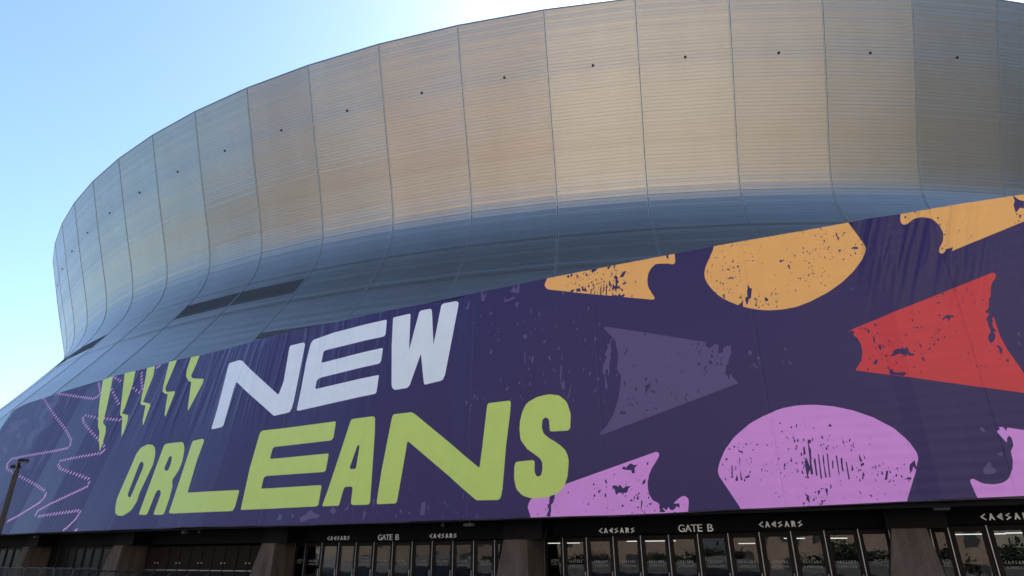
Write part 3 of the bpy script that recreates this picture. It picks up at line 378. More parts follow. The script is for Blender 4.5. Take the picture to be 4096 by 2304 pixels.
'@B|-303 802 2 3;-209 782 3 4;-286 796 5 9;-262 843 3 5;-213 806 3 5;-212 815 4 7;-250 851 2 3;-213 794 3 4;-217 779 3 5;-288 768 2 4;-268 762 3 5;-294 852 4 6;-228 852 6 10;-293 857 2 3;-268 782 4 8;-300 777 2 3;-246 833 2 4;-313 777 2 3;-229 817 3 5;-245 797 5 8;-211 821 2 4;-212 844 2 4;-279 732 2 3;-249 758 4 6;-323 745 2 4;-226 767 2 4;-228 766 2 4;-235 793 4 6;-254 753 2 3;-251 873 4 7;-238 744 2 3;-256 801 2 3;-301 736 4 7;-295 757 3 6;-275 780 2 4;-275 877 3 6;-256 762 3 5;-263 829 4 6;-276 787 4 7;-270 773 2 3;-293 754 2 3;-299 882 4 7;-302 814 3 4;-227 795 3 5;-317 766 4 7;-254 748 3 5;-244 743 3 5;-320 753 6 9;-284 870 2 4;-301 827 2 3;-281 879 3 4;-286 770 2 4;-173 682 5 7;-127 725 2 4;-147 715 2 3;-150 690 3 5;-121 691 4 6;-122 675 4 6;-152 698 3 5;-119 688 2 4;-164 725 2 3;-134 687 2 3;-145 684 2 4;-174 707 2 4;-167 728 2 3;-168 718 2 3;-180 712 5 8;-118 716 5 8;-170 739 2 3;-177 707 4 6;-149 688 3 4;-116 695 3 4;-167 718 3 4;-118 722 2 3;-117 733 3 4;-166 701 3 5;-176 698 2 4;-161 686 4 6;-19 807 2 3;29 836 3 4;97 783 2 2;23 811 3 3;-47 841 3 3;-67 818 2 3;-16 847 2 3;105 804 2 2;-15 788 2 2;-7 836 4 4;17 838 4 5;-16 806 3 3;96 822 2 3;-19 835 4 5;22 820 3 3;85 790 3 3;49 796 3 3;10 837 3 3;95 806 2 3;39 799 2 3;7 797 2 2;-60 811 5 6;-61 858 3 4;-24 810 2 2;16 834 2 3;57 801 4 5;84 787 4 5;-43 826 2 3;49 830 5 6;-9 797 5 6;105 797 4 5;119 811 4 4;64 803 2 3;-44 831 5 6;4 830 3 4;6 805 3 3;-17 850 4 5;54 819 3 3;36 806 5 6;76 810 2 3;102 873 5 8;26 868 2 3;93 883 2 3;140 821 2 3;84 886 2 3;39 832 2 3;57 891 2 3;141 824 4 7;121 826 2 3;45 880 2 3;40 850 3 4;24 883 4 7;124 829 3 5;133 838 2 4;95 866 2 3;54 864 2 3;34 884 2 4;140 841 4 6;113 841 2 3;72 869 3 5;124 825 2 3;45 898 3 5;55 895 2 3;53 882 3 5;97 866 3 6;42 836 2 3;-166 855 3 4;-186 844 3 4;-141 911 2 3;-185 876 2 3;-137 884 3 3;-180 845 3 3;-170 866 3 4;-207 907 3 3;-164 861 2 3;-188 875 2 3;-251 853 2 3;-176 898 2 3;-212 921 3 3;-106 902 3 3;-148 859 2 3;-221 911 4 5;-185 904 3 3;-176 913 3 4;-142 872 3 3;-141 825 3 4;-255 896 3 4;-209 867 3 3;-17 759 3 5;17 748 3 5;-4 772 3 5;-13 781 3 5;-62 774 3 4;-6 750 2 4;21 758 3 4;27 761 3 5;25 772 3 6;-13 761 3 6;14 772 2 4;-18 756 4 7;3 746 2 3;-41 752 4 7;36 745 3 4;-23 722 3 4;53 701 4 5;-29 742 3 4;-4 785 4 5;-71 750 2 2;-110 711 2 3;-81 718 2 3;11 726 4 5;-30 760 2 3;-51 801 2 3;-109 779 4 4;77 734 2 3;-79 738 3 3;-121 758 2 3;-118 729 2 3',
'printed_horn:O|270 938 266 937 264 932 258 902 256 896 254 889 252 881 251 875 251 870 252 865 254 862 257 860 261 860 265 860 269 863 280 870 284 872 289 873 302 873 306 872 311 870 322 864 326 861 329 857 337 841 339 836 340 830 342 816 342 810 341 804 338 793 336 787 333 782 327 774 324 769 322 764 321 760 320 756 322 753 324 751 327 750 331 753 335 757 338 760 342 759 346 755 349 753 354 754 520 799 525 800 529 801 662 836 666 838 668 842 683 894 683 899 680 901',
'speck:B|521 881 521 882 522 881 530 867 531 866 532 865 539 860 540 859 540 857 535 839 534 838 533 838 529 841 527 842 526 841 515 830 514 829 514 831 515 850 515 853 516 855 520 863 521 865 521 867;291 895 292 896 293 895 293 893 293 891 292 890 289 889 288 889 289 890;336 760 336 762 337 762 344 762 346 762 348 763 353 764 354 764 354 763 350 754 349 753 347 752 340 751 339 752 338 753',
'@B|300 856 3 4;341 860 5 7;264 862 2 3;265 883 6 8;324 851 4 6;265 881 3 3;340 841 2 2;349 850 2 3;271 875 3 4;304 870 5 7;306 870 4 5;285 872 2 2;280 854 3 4;308 857 3 4;374 805 2 2;337 836 2 3;325 791 2 3;351 816 2 3;338 772 2 3;341 838 4 5;380 810 3 4;324 772 4 5;392 828 2 3;396 780 2 2;356 836 2 3;344 806 4 5;403 787 3 4;330 766 4 5;525 795 2 3;551 813 5 8;538 789 4 6;515 825 4 5;544 799 2 3;525 820 2 3;518 813 3 4;521 818 6 8;531 799 5 8;506 800 2 3;514 804 4 6;535 811 4 6',
'printed_flag_fragment:R|55 565 54 565 55 566 64 569 67 570 70 572 417 670 419 671 422 671 424 670 426 669 427 666 427 663 427 660 426 657 417 646 415 644 413 641 409 633 408 630 407 626 402 608 401 605 399 603 397 601 396 599 395 597 396 595 395 593 394 591 393 589 392 586 391 583 391 580 390 576 388 574 382 568 380 566 381 564 386 560 387 559 386 557 379 550 378 548 377 545 378 536 378 533 378 531 377 530 377 528 377 525 378 514 378 511 376 508 374 506 372 504 370 501 368 493 368 490 368 487 370 481 371 480 373 481 380 488 382 490 383 493 385 499 385 502 385 505 384 507 384 509 385 510 388 510 390 511 390 513 386 521 386 524 386 528 389 538 390 541 390 543 389 544 390 546 391 548 392 549 394 550 394 548 394 504 394 501 394 497 401 454 402 451 403 448 417 396 418 393 419 391 438 339 439 338 437 337 407 345 405 345 403 346 53 450 51 450 51 452 51 453 52 455 54 457 66 472 68 474 70 478 76 496 76 499 77 503 78 519 78 523 77 526 74 539 72 542 71 545 66 550 64 552 65 555 68 559 69 562 67 563 64 565 61 566 58 566',
'speck:B|142 478 141 479 142 480 148 485 150 486 151 488 151 491 152 493 154 494 157 495 159 496 161 496 176 494 178 494 179 494 184 497 186 498 186 496 187 482 188 481 189 480 196 477 197 476 197 475 196 473 196 472 194 472 185 472 184 472 183 474 182 477 181 478 180 477 178 472 177 471 176 472 171 478 170 479 169 480 164 482 162 482 161 482 152 479 151 478 149 478;130 440 130 442 132 443 136 443 138 443 138 441 140 434 141 433 143 432 164 430 166 429 166 428 167 426 167 425 166 424 161 420 159 419 158 419 151 422 149 422 148 423 131 427 130 428 129 430;98 468 99 470 100 471 108 475 109 476 109 474 109 471 108 469 107 467 101 460 100 459 99 460;118 515 119 516 120 516 125 515 126 514 126 512 124 501 123 499 122 499 121 498 120 499 120 500;128 512 128 513 129 513 130 513 131 512 132 510 132 507 132 505 131 505 130 505 129 506 129 508;112 541 112 542 113 543 114 543 115 542 115 540 113 520 113 519 112 519 110 524 109 526 109 528;101 563 102 564 103 564 104 563 106 562 106 560 106 551 106 550 105 551 102 555 101 557 101 559;120 574 119 576 120 576 126 576 127 576 127 574 126 570 125 568 124 569;282 562 282 564 284 565 292 571 294 572 296 572 309 568 310 568 310 566 310 565 310 564 309 564 302 564 301 564 300 562 299 558 298 557 298 557 293 563 292 564 291 564 286 560 284 560 283 561;230 482 229 482 229 483 237 489 238 490 238 488 238 486 238 484 237 484;211 464 211 465 212 466 214 466 215 465 216 464 217 456 217 455 216 454 215 453 214 454 213 455;214 502 214 504 215 504 216 503 217 502 218 500 219 493 219 492 218 491 216 492 215 493 215 495;246 495 245 497 246 498 250 500 251 500 251 499 249 491 249 490 248 491;211 475 211 476 212 476 216 475 217 474 216 474 215 473 213 472 212 474;187 440 187 441 188 441 192 441 193 441 192 440 190 438 189 438 188 438;380 470 379 471 380 472 384 473 385 473 386 472 390 464 390 462 390 460 386 449 385 448 384 449 383 452 383 454 383 456 384 461 384 463 384 464;390 432 390 433 391 434 395 434 396 433 396 432 394 425 394 424 393 425;376 437 376 438 378 438 380 437 381 437 380 436 378 435 377 435 377 436;283 627 283 628 284 628 291 627 292 627 291 626 287 626 286 626 284 626;278 610 278 611 279 611 283 612 285 612 286 612 291 610 292 610 291 610 283 608 282 608 280 609;200 425 200 426 201 426 203 426 204 425 203 424 202 422 201 421 200 422;356 640 357 642 357 640 357 630 357 629 356 630 356 632 355 634 355 636;219 587 218 588 219 588 222 588 223 588 223 587 222 586 221 585 220 586;303 523 303 524 304 526 305 527 306 527 306 526 306 522 305 521 304 522;321 593 320 593 321 594 326 594 327 594 326 593 325 592 323 592 322 592;293 543 293 544 293 543 294 539 294 538 294 538 293 538 293 539 293 541',
'@B|126 538 2 3;97 566 6 8;177 509 3 4;94 462 3 4;80 450 5 8;78 509 2 3;144 512 3 4;101 485 3 4;119 472 3 4;174 497 4 6;168 473 3 5;150 463 2 3;126 544 2 3;150 516 2 4;87 569 4 6;112 507 4 5;163 463 2 3;186 530 3 5;147 522 5 7;131 466 2 3;167 519 3 5;156 516 2 4;94 435 4 5;121 488 4 5;112 557 2 3;132 481 6 8;129 447 6 8;127 506 3 4;105 463 3 5;73 441 3 4;151 486 3 5;145 546 2 3;154 512 2 3;152 458 4 6;124 548 4 6;90 478 4 6;234 591 3 4;276 512 5 7;209 505 3 4;260 549 2 3;248 514 5 6;257 525 4 4;263 536 3 3;269 537 2 3;212 550 4 5;264 526 4 5;230 548 4 5;268 533 5 6;191 532 5 6;296 556 4 5;238 476 3 3;260 508 5 7;231 543 2 3;278 575 5 6;214 571 5 7;239 498 3 3;220 548 6 7;200 485 5 6;272 552 4 5;288 509 2 3;338 583 3 4;285 648 3 4;273 666 3 3;296 625 2 3;336 603 3 3;341 613 4 5;339 606 3 4;382 636 2 3;376 584 2 3;383 599 4 5;361 620 2 3;364 595 3 4;300 633 5 6;330 639 5 6;402 626 2 3;364 619 3 4;381 456 3 4;329 467 3 4;343 420 2 3;405 453 2 3;317 463 4 6;337 425 4 6;383 462 2 4;325 466 2 3;317 438 3 4;338 464 2 3;316 454 2 3;363 460 3 5;326 425 4 6;407 455 4 6',
'printed_horn:P|-981 85 -982 89 -983 93 -991 114 -992 118 -993 121 -993 124 -992 127 -991 130 -987 138 -985 142 -983 145 -980 147 -977 149 -973 150 -947 152 -943 152 -938 153 -909 154 -904 155 -901 157 -868 181 -865 183 -861 185 -844 192 -840 193 -835 194 -546 269 -543 270 -540 270 -537 269 -535 268 -534 267 -532 265 -532 262 -532 260 -533 257 -534 254 -536 251 -553 229 -556 226 -558 223 -567 208 -569 204 -570 201 -574 187 -576 184 -576 180 -577 167 -577 163 -577 160 -575 148 -574 145 -573 142 -567 131 -565 128 -562 126 -550 120 -548 118 -546 116 -546 114 -546 112 -546 110 -547 109 -548 107 -547 105 -546 103 -546 101 -546 99 -547 96 -547 94 -544 93 -532 93 -530 94 -530 96 -535 101 -537 103 -536 104 -535 105 -533 104 -531 102 -528 99 -526 98 -524 100 -520 105 -518 107 -517 105 -516 102 -514 99 -511 98 -508 98 -505 98 -502 100 -495 107 -493 108 -491 107 -488 103 -487 102 -486 104 -485 114 -485 116 -486 116 -488 116 -490 116 -493 116 -500 116 -502 117 -500 119 -491 126 -489 128 -487 129 -485 130 -483 131 -480 133 -476 135 -473 136 -469 136 -466 136 -463 134 -461 132 -458 129 -457 126 -457 123 -457 119 -457 116 -458 113 -461 97 -462 94 -463 90 -465 79 -466 76 -469 76 -976 76 -980 77 -981 80',
'speck:B|-896 158 -894 158 -893 157 -893 154 -893 152 -893 149 -899 134 -900 132 -902 131 -906 128 -907 126 -907 124 -907 111 -907 109 -908 106 -910 98 -911 96 -910 94 -910 92 -910 91 -912 91 -921 91 -923 92 -924 93 -923 98 -922 100 -921 103 -917 109 -916 111 -916 113 -921 126 -921 128 -919 129 -916 129 -914 129 -914 131 -912 150 -911 152 -909 153;-691 171 -692 173 -692 174 -691 176 -690 177 -688 177 -679 177 -677 177 -675 175 -673 172 -672 171 -672 172 -670 176 -669 178 -668 178 -666 177 -664 176 -662 175 -658 168 -656 167 -654 168 -648 172 -646 172 -643 173 -632 172 -631 172 -632 171 -639 166 -640 164 -641 162 -641 160 -642 158 -643 156 -646 154 -648 153 -650 153 -672 154 -675 154 -677 153 -680 150 -682 150 -682 151 -684 163 -685 165 -686 167;-654 225 -656 226 -655 228 -649 233 -648 233 -646 232 -645 230 -643 229 -642 229 -628 240 -626 240 -624 240 -616 235 -614 235 -612 235 -604 236 -603 236 -604 235 -612 227 -614 226 -614 224 -614 213 -615 211 -617 210 -621 210 -623 210 -624 211 -625 218 -626 220 -628 220 -648 223 -651 224 -653 224;-715 193 -715 195 -713 196 -711 196 -710 196 -709 195 -708 187 -708 185 -709 184 -710 184 -712 184 -713 186;-740 157 -742 157 -742 158 -740 162 -739 164 -737 165 -731 166 -730 166 -730 164 -731 163 -733 161 -735 160;-719 153 -718 154 -717 155 -716 155 -715 154 -714 153 -714 146 -714 144 -716 143 -717 143 -719 144 -719 146;-755 146 -757 146 -757 147 -754 154 -753 156 -752 154 -750 149 -750 147 -752 146;-593 174 -594 174 -594 176 -593 181 -592 183 -590 185 -584 191 -583 192 -582 190 -583 182 -583 180 -585 179;-574 236 -574 238 -573 239 -569 242 -568 242 -568 241 -570 232 -571 231 -572 232;-613 132 -615 133 -615 134 -610 148 -610 149 -609 148 -608 134 -608 132 -610 132;-604 102 -605 103 -605 104 -602 125 -601 127 -601 128 -600 130 -599 130 -598 128 -598 125 -597 123 -598 121 -603 103 -603 102 -604 102;-624 140 -623 142 -622 142 -621 142 -621 141 -620 139 -621 135 -621 133 -622 133 -623 134 -624 135 -624 137;-715 174 -716 175 -715 175 -713 176 -712 175 -710 174 -709 172 -709 171 -710 172;-684 211 -683 213 -682 213 -680 213 -679 212 -680 210 -681 209 -683 210;-572 117 -572 120 -571 121 -570 121 -569 120 -569 117 -570 116 -572 116;-958 99 -957 102 -957 103 -955 102 -954 101 -955 98 -956 98 -957 98;-595 91 -596 92 -596 93 -595 95 -594 95 -593 94 -592 92 -592 90 -593 90',
'@B|-677 109 3 4;-647 177 4 5;-714 110 4 5;-685 205 2 3;-692 167 3 4;-844 163 6 7;-513 124 4 5;-633 95 4 6;-678 152 6 7;-647 139 2 3;-607 150 6 7;-501 91 5 7;-827 208 3 3;-553 140 2 3;-807 186 2 3;-794 129 2 3;-784 143 2 3;-552 130 5 6;-588 123 2 3;-690 166 3 3;-523 152 4 6;-614 195 2 3;-639 118 2 3;-752 169 3 4;-695 105 3 4;-742 172 3 4;-785 169 2 3;-613 109 5 7;-629 162 3 4;-641 186 3 4;-662 185 3 4;-551 131 2 3;-758 140 3 4;-735 157 3 4;-623 108 3 3;-651 144 4 5;-754 184 6 7;-793 136 3 3;-666 157 2 3;-783 104 2 3;-794 129 3 3;-775 124 6 8;-770 132 3 4;-497 134 5 6;-604 189 3 4;-589 186 2 3;-562 98 4 6;-663 115 6 10;-584 112 3 5;-601 99 3 5;-659 152 6 9;-593 98 2 4;-659 116 3 5;-616 145 4 7;-584 111 3 5;-614 134 3 5;-633 130 6 9;-578 149 4 6;-577 136 5 8;-562 153 4 6;-626 130 3 6;-575 117 5 8;-922 115 3 3;-929 114 4 4;-925 109 4 3;-881 103 3 3;-892 127 3 3',
'printed_bowl:P|-311 91 -313 97 -316 104 -354 176 -358 183 -360 189 -361 194 -362 200 -360 208 -357 216 -354 224 -350 232 -336 256 -330 265 -323 272 -306 291 -298 298 -290 304 -266 321 -258 327 -249 332 -222 344 -213 348 -203 351 -172 362 -163 364 -154 366 -123 369 -113 369 -104 369 -86 368 -77 367 -68 366 -38 360 -29 358 -21 356 13 344 21 341 29 337 61 320 68 316 74 311 101 290 107 285 112 279 129 256 133 249 137 242 143 226 145 219 146 213 146 207 145 201 142 194 137 182 134 173 130 165 101 107 98 99 95 92 92 85 88 80 82 78 -299 80 -307 81 -310 85',
'speck:B|-107 267 -106 270 -103 272 -102 271 -105 258 -105 256 -102 243 -102 241 -107 209 -107 206 -108 180 -109 178 -113 177 -114 178 -114 190 -115 190 -122 175 -122 173 -120 172 -120 170 -124 168 -125 168 -125 190 -125 193 -124 213 -123 216 -118 224 -117 224 -116 215 -115 213 -113 198 -113 198 -109 235 -109 238;-100 217 -98 219 -96 220 -95 220 -98 176 -99 174 -101 173 -102 174;-87 229 -86 231 -85 232 -84 231 -88 166 -89 165 -90 165 -92 167;-76 227 -75 228 -74 228 -73 227 -75 204 -76 201 -76 167 -77 167 -79 168 -80 170 -78 210 -78 213;-65 231 -64 231 -63 231 -62 229 -67 168 -68 167 -69 168 -70 170;-44 222 -42 224 -41 224 -40 223 -44 171 -44 171 -46 173 -46 176;-34 213 -33 215 -30 218 -29 218 -30 204 -31 201 -32 182 -33 181 -35 182 -36 185;-23 205 -22 206 -21 206 -20 205 -21 162 -22 160 -24 160 -25 160;-56 209 -54 211 -53 212 -52 211 -55 191 -56 190 -58 190 -58 192;-13 186 -12 189 -9 198 -8 198 -8 186 -8 184 -12 180 -13 180;-131 231 -131 234 -128 240 -127 240 -127 228 -128 227;-121 251 -120 253 -118 254 -117 253 -117 236 -118 233 -123 230 -124 230;-321 215 -320 216 -319 215 -318 212 -322 179 -323 179 -324 181 -325 184;-310 215 -310 215 -308 207 -309 204 -312 199 -312 200;-297 234 -296 235 -295 235 -294 233 -298 209 -298 209;-299 200 -298 200 -296 173 -297 172 -300 173 -301 175;-315 172 -316 174 -310 188 -309 188 -308 177 -308 174 -311 170 -313 170;-289 179 -288 181 -275 186 -274 186 -275 181 -277 179 -286 177 -288 178;-297 260 -297 260 -292 255 -290 254 -285 254 -284 252 -283 248 -284 247 -293 251 -295 253;-48 303 -48 304 -42 310 -40 310 -39 303 -40 302;-130 307 -131 308 -128 317 -127 318 -126 318 -125 317 -128 308 -129 307;-144 312 -142 313 -140 311 -140 309 -143 306 -144 306;-19 270 -19 270 -18 263 -17 260 -16 253 -17 253 -20 255 -20 257;2 240 2 241 3 250 4 252 6 254 7 254 3 241 2 240;13 225 13 225 17 206 16 204 14 202 13 202 11 210 11 212;24 224 24 224 26 211 25 210 24 210 23 212;61 154 60 155 67 176 68 177 71 177 72 176 66 157 65 155;123 187 124 190 136 199 137 199 137 177 136 176 133 178 132 180 132 184 131 184 121 167 120 167 121 178 121 181;-105 136 -104 136 -98 135 -98 134 -104 123 -105 123;-86 139 -84 140 -80 139 -79 137 -83 120 -83 120 -85 126 -85 129;-71 150 -70 151 -68 144 -69 142 -72 138 -73 138;-134 124 -132 125 -130 124 -129 123 -130 103 -130 103 -136 112 -137 114;-122 110 -122 111 -117 117 -116 117 -117 110 -118 108;-101 110 -100 111 -96 109 -95 108 -99 99 -100 99;109 153 109 154 111 158 113 158 119 158 120 157 119 153 117 152;-6 130 -5 130 -1 125 -1 123 -2 122 -3 122;-178 211 -177 212 -175 212 -174 210 -175 203 -177 202 -178 202 -180 203;-142 270 -142 273 -140 278 -139 277 -138 270 -139 267 -140 266 -142 266;-94 277 -94 277 -91 272 -92 269 -94 266 -95 266;-134 194 -134 194 -132 180 -133 180 -136 182 -137 184;-147 191 -146 192 -145 187 -145 185 -147 184 -148 184;91 182 91 183 98 183 98 183 94 180 92 180;8 159 7 160 11 171 11 171 12 160 10 159;17 118 18 119 20 119 22 118 22 111 22 111;-308 268 -307 270 -304 270 -303 268 -303 266 -305 264 -306 265 -308 266;110 190 110 192 112 193 113 192 112 188 111 188;97 161 98 163 100 165 101 165 101 156 101 156',
'@B|-255 255 4 5;-296 265 4 4;-280 264 3 3;-214 265 5 5;-290 275 3 3;-320 262 6 6;-271 272 5 6;-203 267 3 3;-258 273 3 3;-274 275 3 3;-241 269 6 6;-187 257 3 3;-2 262 4 9;-75 254 4 7;-17 247 2 4;-131 272 5 10;-156 277 2 4;-73 246 2 4;-139 287 2 5;-10 258 3 6;-54 266 2 5;-160 250 4 7;-142 280 4 8;-58 250 4 7;-136 253 2 4;-137 256 4 8;-99 268 4 7;-101 266 6 11;-140 248 5 9;47 262 2 4;-68 275 5 10;-45 245 3 5;-61 242 2 4;-119 250 3 6;-3 236 4 7;-36 248 3 5;-116 272 5 10;-48 279 3 6;43 247 3 5;-68 256 3 6;-63 244 5 9;-1 247 3 7;-122 266 2 4;-124 247 2 4;5 242 2 5;-158 282 3 7;-234 208 3 5;-323 194 4 7;-225 194 3 5;-346 221 2 4;-332 234 6 9;-240 195 3 6;-212 189 2 4;-290 171 5 9;-326 183 3 5;-295 190 2 3;-231 195 3 5;-343 178 5 9;-225 212 3 6;-330 202 2 4;-271 215 2 3;-276 219 2 3;-291 227 2 3;-190 225 5 8;-277 227 2 4;-263 230 3 5;-345 219 4 6;-211 219 2 4;-197 209 2 3;-312 179 2 4;-247 171 3 5;-316 205 2 3;-272 194 5 9;-239 199 4 7;-264 221 3 6;-302 222 2 4;-266 232 2 4;-197 196 2 4;-277 188 2 4;-284 197 2 3;-129 197 4 7;-161 186 2 4;-147 194 2 4;-179 198 4 8;-122 170 4 8;-101 210 2 4;-182 177 2 4;-158 218 5 9;-169 212 3 6;-123 222 3 6;-144 190 3 5;-123 172 5 8;-156 224 3 5;-190 187 3 5;-128 171 4 7;-127 203 4 7;-130 211 5 9;-149 192 2 4;-116 194 4 7;-116 191 3 6;-146 211 4 8;-103 221 2 4;64 195 2 5;45 187 4 7;71 151 2 4;46 168 4 7;57 190 2 4;68 149 3 6;107 154 2 4;61 156 3 7;53 190 3 7;38 187 2 4;88 164 5 9;76 173 4 8;13 171 5 10;45 192 2 4;-4 165 2 5;104 154 2 3;40 187 2 4;1 189 2 4;57 172 5 10;13 195 5 9;34 173 2 4;113 149 3 5;9 183 3 7;75 184 2 4;4 182 4 8;49 176 2 4;94 176 2 4;103 181 2 3;81 160 2 3;39 155 3 5;55 193 2 4;71 152 3 6;128 174 2 3;43 181 2 3;2 156 4 9;17 197 5 10;-138 129 3 3;-132 143 3 4;-90 139 3 4;-145 104 5 7;-87 115 2 3;-95 139 4 6;-133 98 3 3;-97 117 3 3;-115 121 2 3;-112 116 4 5;-128 112 2 3;-111 131 5 6;-136 130 2 3;-130 116 3 3;-147 99 3 3;-135 124 5 6;-100 96 3 4;-127 118 2 3;-104 100 5 7;-92 109 5 6;-159 132 2 2;87 124 2 2;103 118 2 2;53 119 3 3;69 136 2 2;-45 148 3 3;-81 150 2 2;-212 134 4 4;33 108 2 3;41 137 2 2;79 139 3 3;-44 157 3 3;33 106 2 2;79 151 4 4;-9 112 2 2;-45 112 2 2;-205 123 4 4;-185 134 3 3;-154 115 2 2;32 132 2 2;101 144 2 2;-266 150 2 2;-219 112 2 2;10 145 2 2;-170 323 5 5;-117 314 2 2;-96 310 2 2;-122 301 2 3;-105 315 3 3;-169 300 5 5;-104 307 2 3;-85 302 3 4',
'printed_horn:P|249 98 249 101 248 104 243 138 243 141 243 143 244 144 245 145 246 146 248 147 250 147 252 146 266 136 269 135 272 134 286 132 288 132 292 132 304 134 307 135 310 136 318 141 320 143 323 146 333 163 335 166 336 169 340 183 341 187 341 190 342 204 342 207 344 210 348 216 350 219 351 222 352 231 352 235 352 238 350 242 349 244 347 243 344 241 343 239 342 236 341 233 341 230 340 230 339 230 338 230 337 233 327 255 327 257 329 259 332 260 334 262 334 263 333 266 333 267 335 267 339 267 342 266 343 263 345 258 346 256 347 258 348 261 349 263 351 264 378 256 381 256 384 255 440 238 441 236 441 233 400 84 399 81 396 80 251 86 249 86 248 89',
'letter_n:W|-2792 555 -2798 558 -2800 564 -2811 673 -2812 680 -2814 688 -2853 907 -2854 914 -2852 918 -2849 920 -2843 922 -2833 922 -2772 923 -2760 922 -2750 919 -2740 916 -2730 912 -2718 904 -2363 682 -2355 679 -2352 682 -2343 732 -2342 739 -2342 747 -2364 919 -2364 926 -2362 929 -2358 931 -2353 932 -2344 932 -2278 932 -2269 932 -2263 929 -2258 926 -2254 923 -2252 919 -2251 914 -2251 908 -2250 901 -2235 634 -2235 627 -2236 620 -2237 604 -2238 598 -2240 592 -2243 585 -2247 581 -2255 579 -2336 574 -2346 574 -2356 579 -2708 788 -2718 791 -2721 787 -2721 754 -2721 746 -2720 738 -2705 572 -2705 566 -2707 562 -2711 560 -2716 557 -2725 556 -2768 554 -2778 554 -2786 554',
'letter_e:W|-2194 582 -2198 585 -2199 590 -2202 668 -2202 675 -2202 682 -2211 812 -2211 820 -2211 827 -2209 905 -2208 912 -2205 919 -2201 925 -2196 930 -2188 932 -2068 939 -2058 940 -2048 940 -1715 934 -1708 932 -1706 926 -1703 875 -1703 869 -1704 864 -1705 860 -1707 857 -1710 856 -1713 855 -1718 854 -1725 854 -2075 857 -2084 857 -2089 855 -2094 853 -2097 849 -2098 843 -2097 804 -2095 798 -2088 796 -1717 801 -1710 800 -1708 795 -1709 748 -1710 742 -1712 738 -1715 734 -1719 731 -1726 730 -2074 722 -2083 721 -2090 719 -2096 716 -2101 712 -2102 706 -2102 677 -2099 672 -2092 670 -1719 679 -1713 678 -1711 673 -1712 612 -1712 607 -1714 603 -1716 600 -1719 598 -1726 597 -2174 580 -2182 580 -2188 581',
'letter_w:W|-1670 929 -1669 935 -1662 936 -1581 935 -1575 934 -1572 931 -1571 928 -1570 924 -1570 918 -1560 774 -1559 771 -1558 774 -1525 922 -1524 928 -1521 932 -1518 935 -1514 936 -1507 937 -1469 935 -1462 934 -1459 931 -1456 928 -1455 924 -1453 919 -1452 913 -1451 907 -1450 900 -1433 775 -1432 772 -1431 775 -1406 931 -1405 936 -1402 940 -1398 942 -1393 944 -1386 944 -1335 941 -1328 940 -1323 937 -1319 934 -1316 931 -1315 926 -1315 920 -1316 915 -1317 909 -1331 828 -1332 822 -1333 816 -1364 632 -1366 627 -1369 622 -1373 614 -1377 611 -1384 609 -1455 604 -1461 604 -1464 607 -1466 611 -1467 616 -1469 622 -1493 733 -1494 737 -1496 734 -1536 617 -1538 612 -1542 608 -1545 605 -1550 602 -1556 601 -1605 601 -1612 601 -1618 604 -1624 608 -1629 612 -1632 618 -1635 629 -1636 636 -1637 642 -1657 787 -1658 794 -1659 801',
'letter_o:G|-3341 207 -3336 198 -3329 190 -3322 182 -3315 175 -3306 170 -3297 165 -3286 162 -3272 160 -3256 159 -3243 159 -3232 163 -3206 177 -3198 183 -3194 190 -3185 214 -3183 222 -3184 231 -3189 258 -3190 267 -3190 276 -3182 397 -3182 406 -3185 416 -3194 445 -3199 455 -3205 466 -3220 487 -3228 497 -3238 504 -3249 510 -3260 515 -3273 517 -3288 519 -3302 520 -3315 517 -3339 511 -3351 507 -3357 500 -3365 484 -3368 475 -3369 466 -3367 436 -3366 426 -3366 416 -3360 253 -3358 244 -3354 234',
'counter:B|-3261 248 -3266 250 -3271 254 -3276 259 -3280 264 -3281 268 -3297 409 -3297 413 -3296 418 -3295 423 -3293 426 -3288 427 -3282 426 -3276 425 -3270 421 -3265 416 -3260 411 -3258 406 -3253 392 -3252 387 -3252 382 -3248 263 -3248 258 -3248 254 -3249 248 -3251 246 -3255 246',
'letter_r:G|-3112 160 -3121 162 -3125 167 -3158 497 -3157 504 -3154 507 -3148 510 -3141 511 -3130 512 -3029 511 -3018 510 -3008 507 -3000 503 -2992 497 -2986 490 -2976 477 -2971 469 -2968 461 -2951 413 -2950 406 -2949 398 -2950 374 -2950 368 -2952 361 -2970 322 -2970 316 -2967 309 -2955 293 -2950 286 -2948 278 -2940 241 -2938 234 -2938 228 -2934 170 -2935 164 -2936 160 -2938 158 -2943 156 -2952 155 -2995 156 -3004 157 -3009 159 -3012 162 -3013 165 -3014 171 -3018 249 -3020 256 -3024 261 -3029 267 -3034 271 -3040 273 -3046 274 -3052 273 -3056 270 -3059 266 -3061 261 -3062 255 -3059 170 -3060 164 -3062 162 -3065 160 -3070 158 -3080 158',
'counter:B|-3057 369 -3062 371 -3066 375 -3070 379 -3073 383 -3074 388 -3072 433 -3071 437 -3069 440 -3066 442 -3063 443 -3058 441 -3053 438 -3048 434 -3046 429 -3038 409 -3037 404 -3036 399 -3035 377 -3036 373 -3038 370 -3042 367 -3046 366 -3051 366',
'letter_l:G|-2886 160 -2895 162 -2898 167 -2926 493 -2926 500 -2924 503 -2921 506 -2917 508 -2907 509 -2857 511 -2847 511 -2839 509 -2833 506 -2828 503 -2826 500 -2826 496 -2825 491 -2825 485 -2826 411 -2826 404 -2825 398 -2809 256 -2805 251 -2797 250 -2453 245 -2446 243 -2443 239 -2441 182 -2441 176 -2443 170 -2446 162 -2450 158 -2458 156 -2837 158 -2848 158 -2859 158',
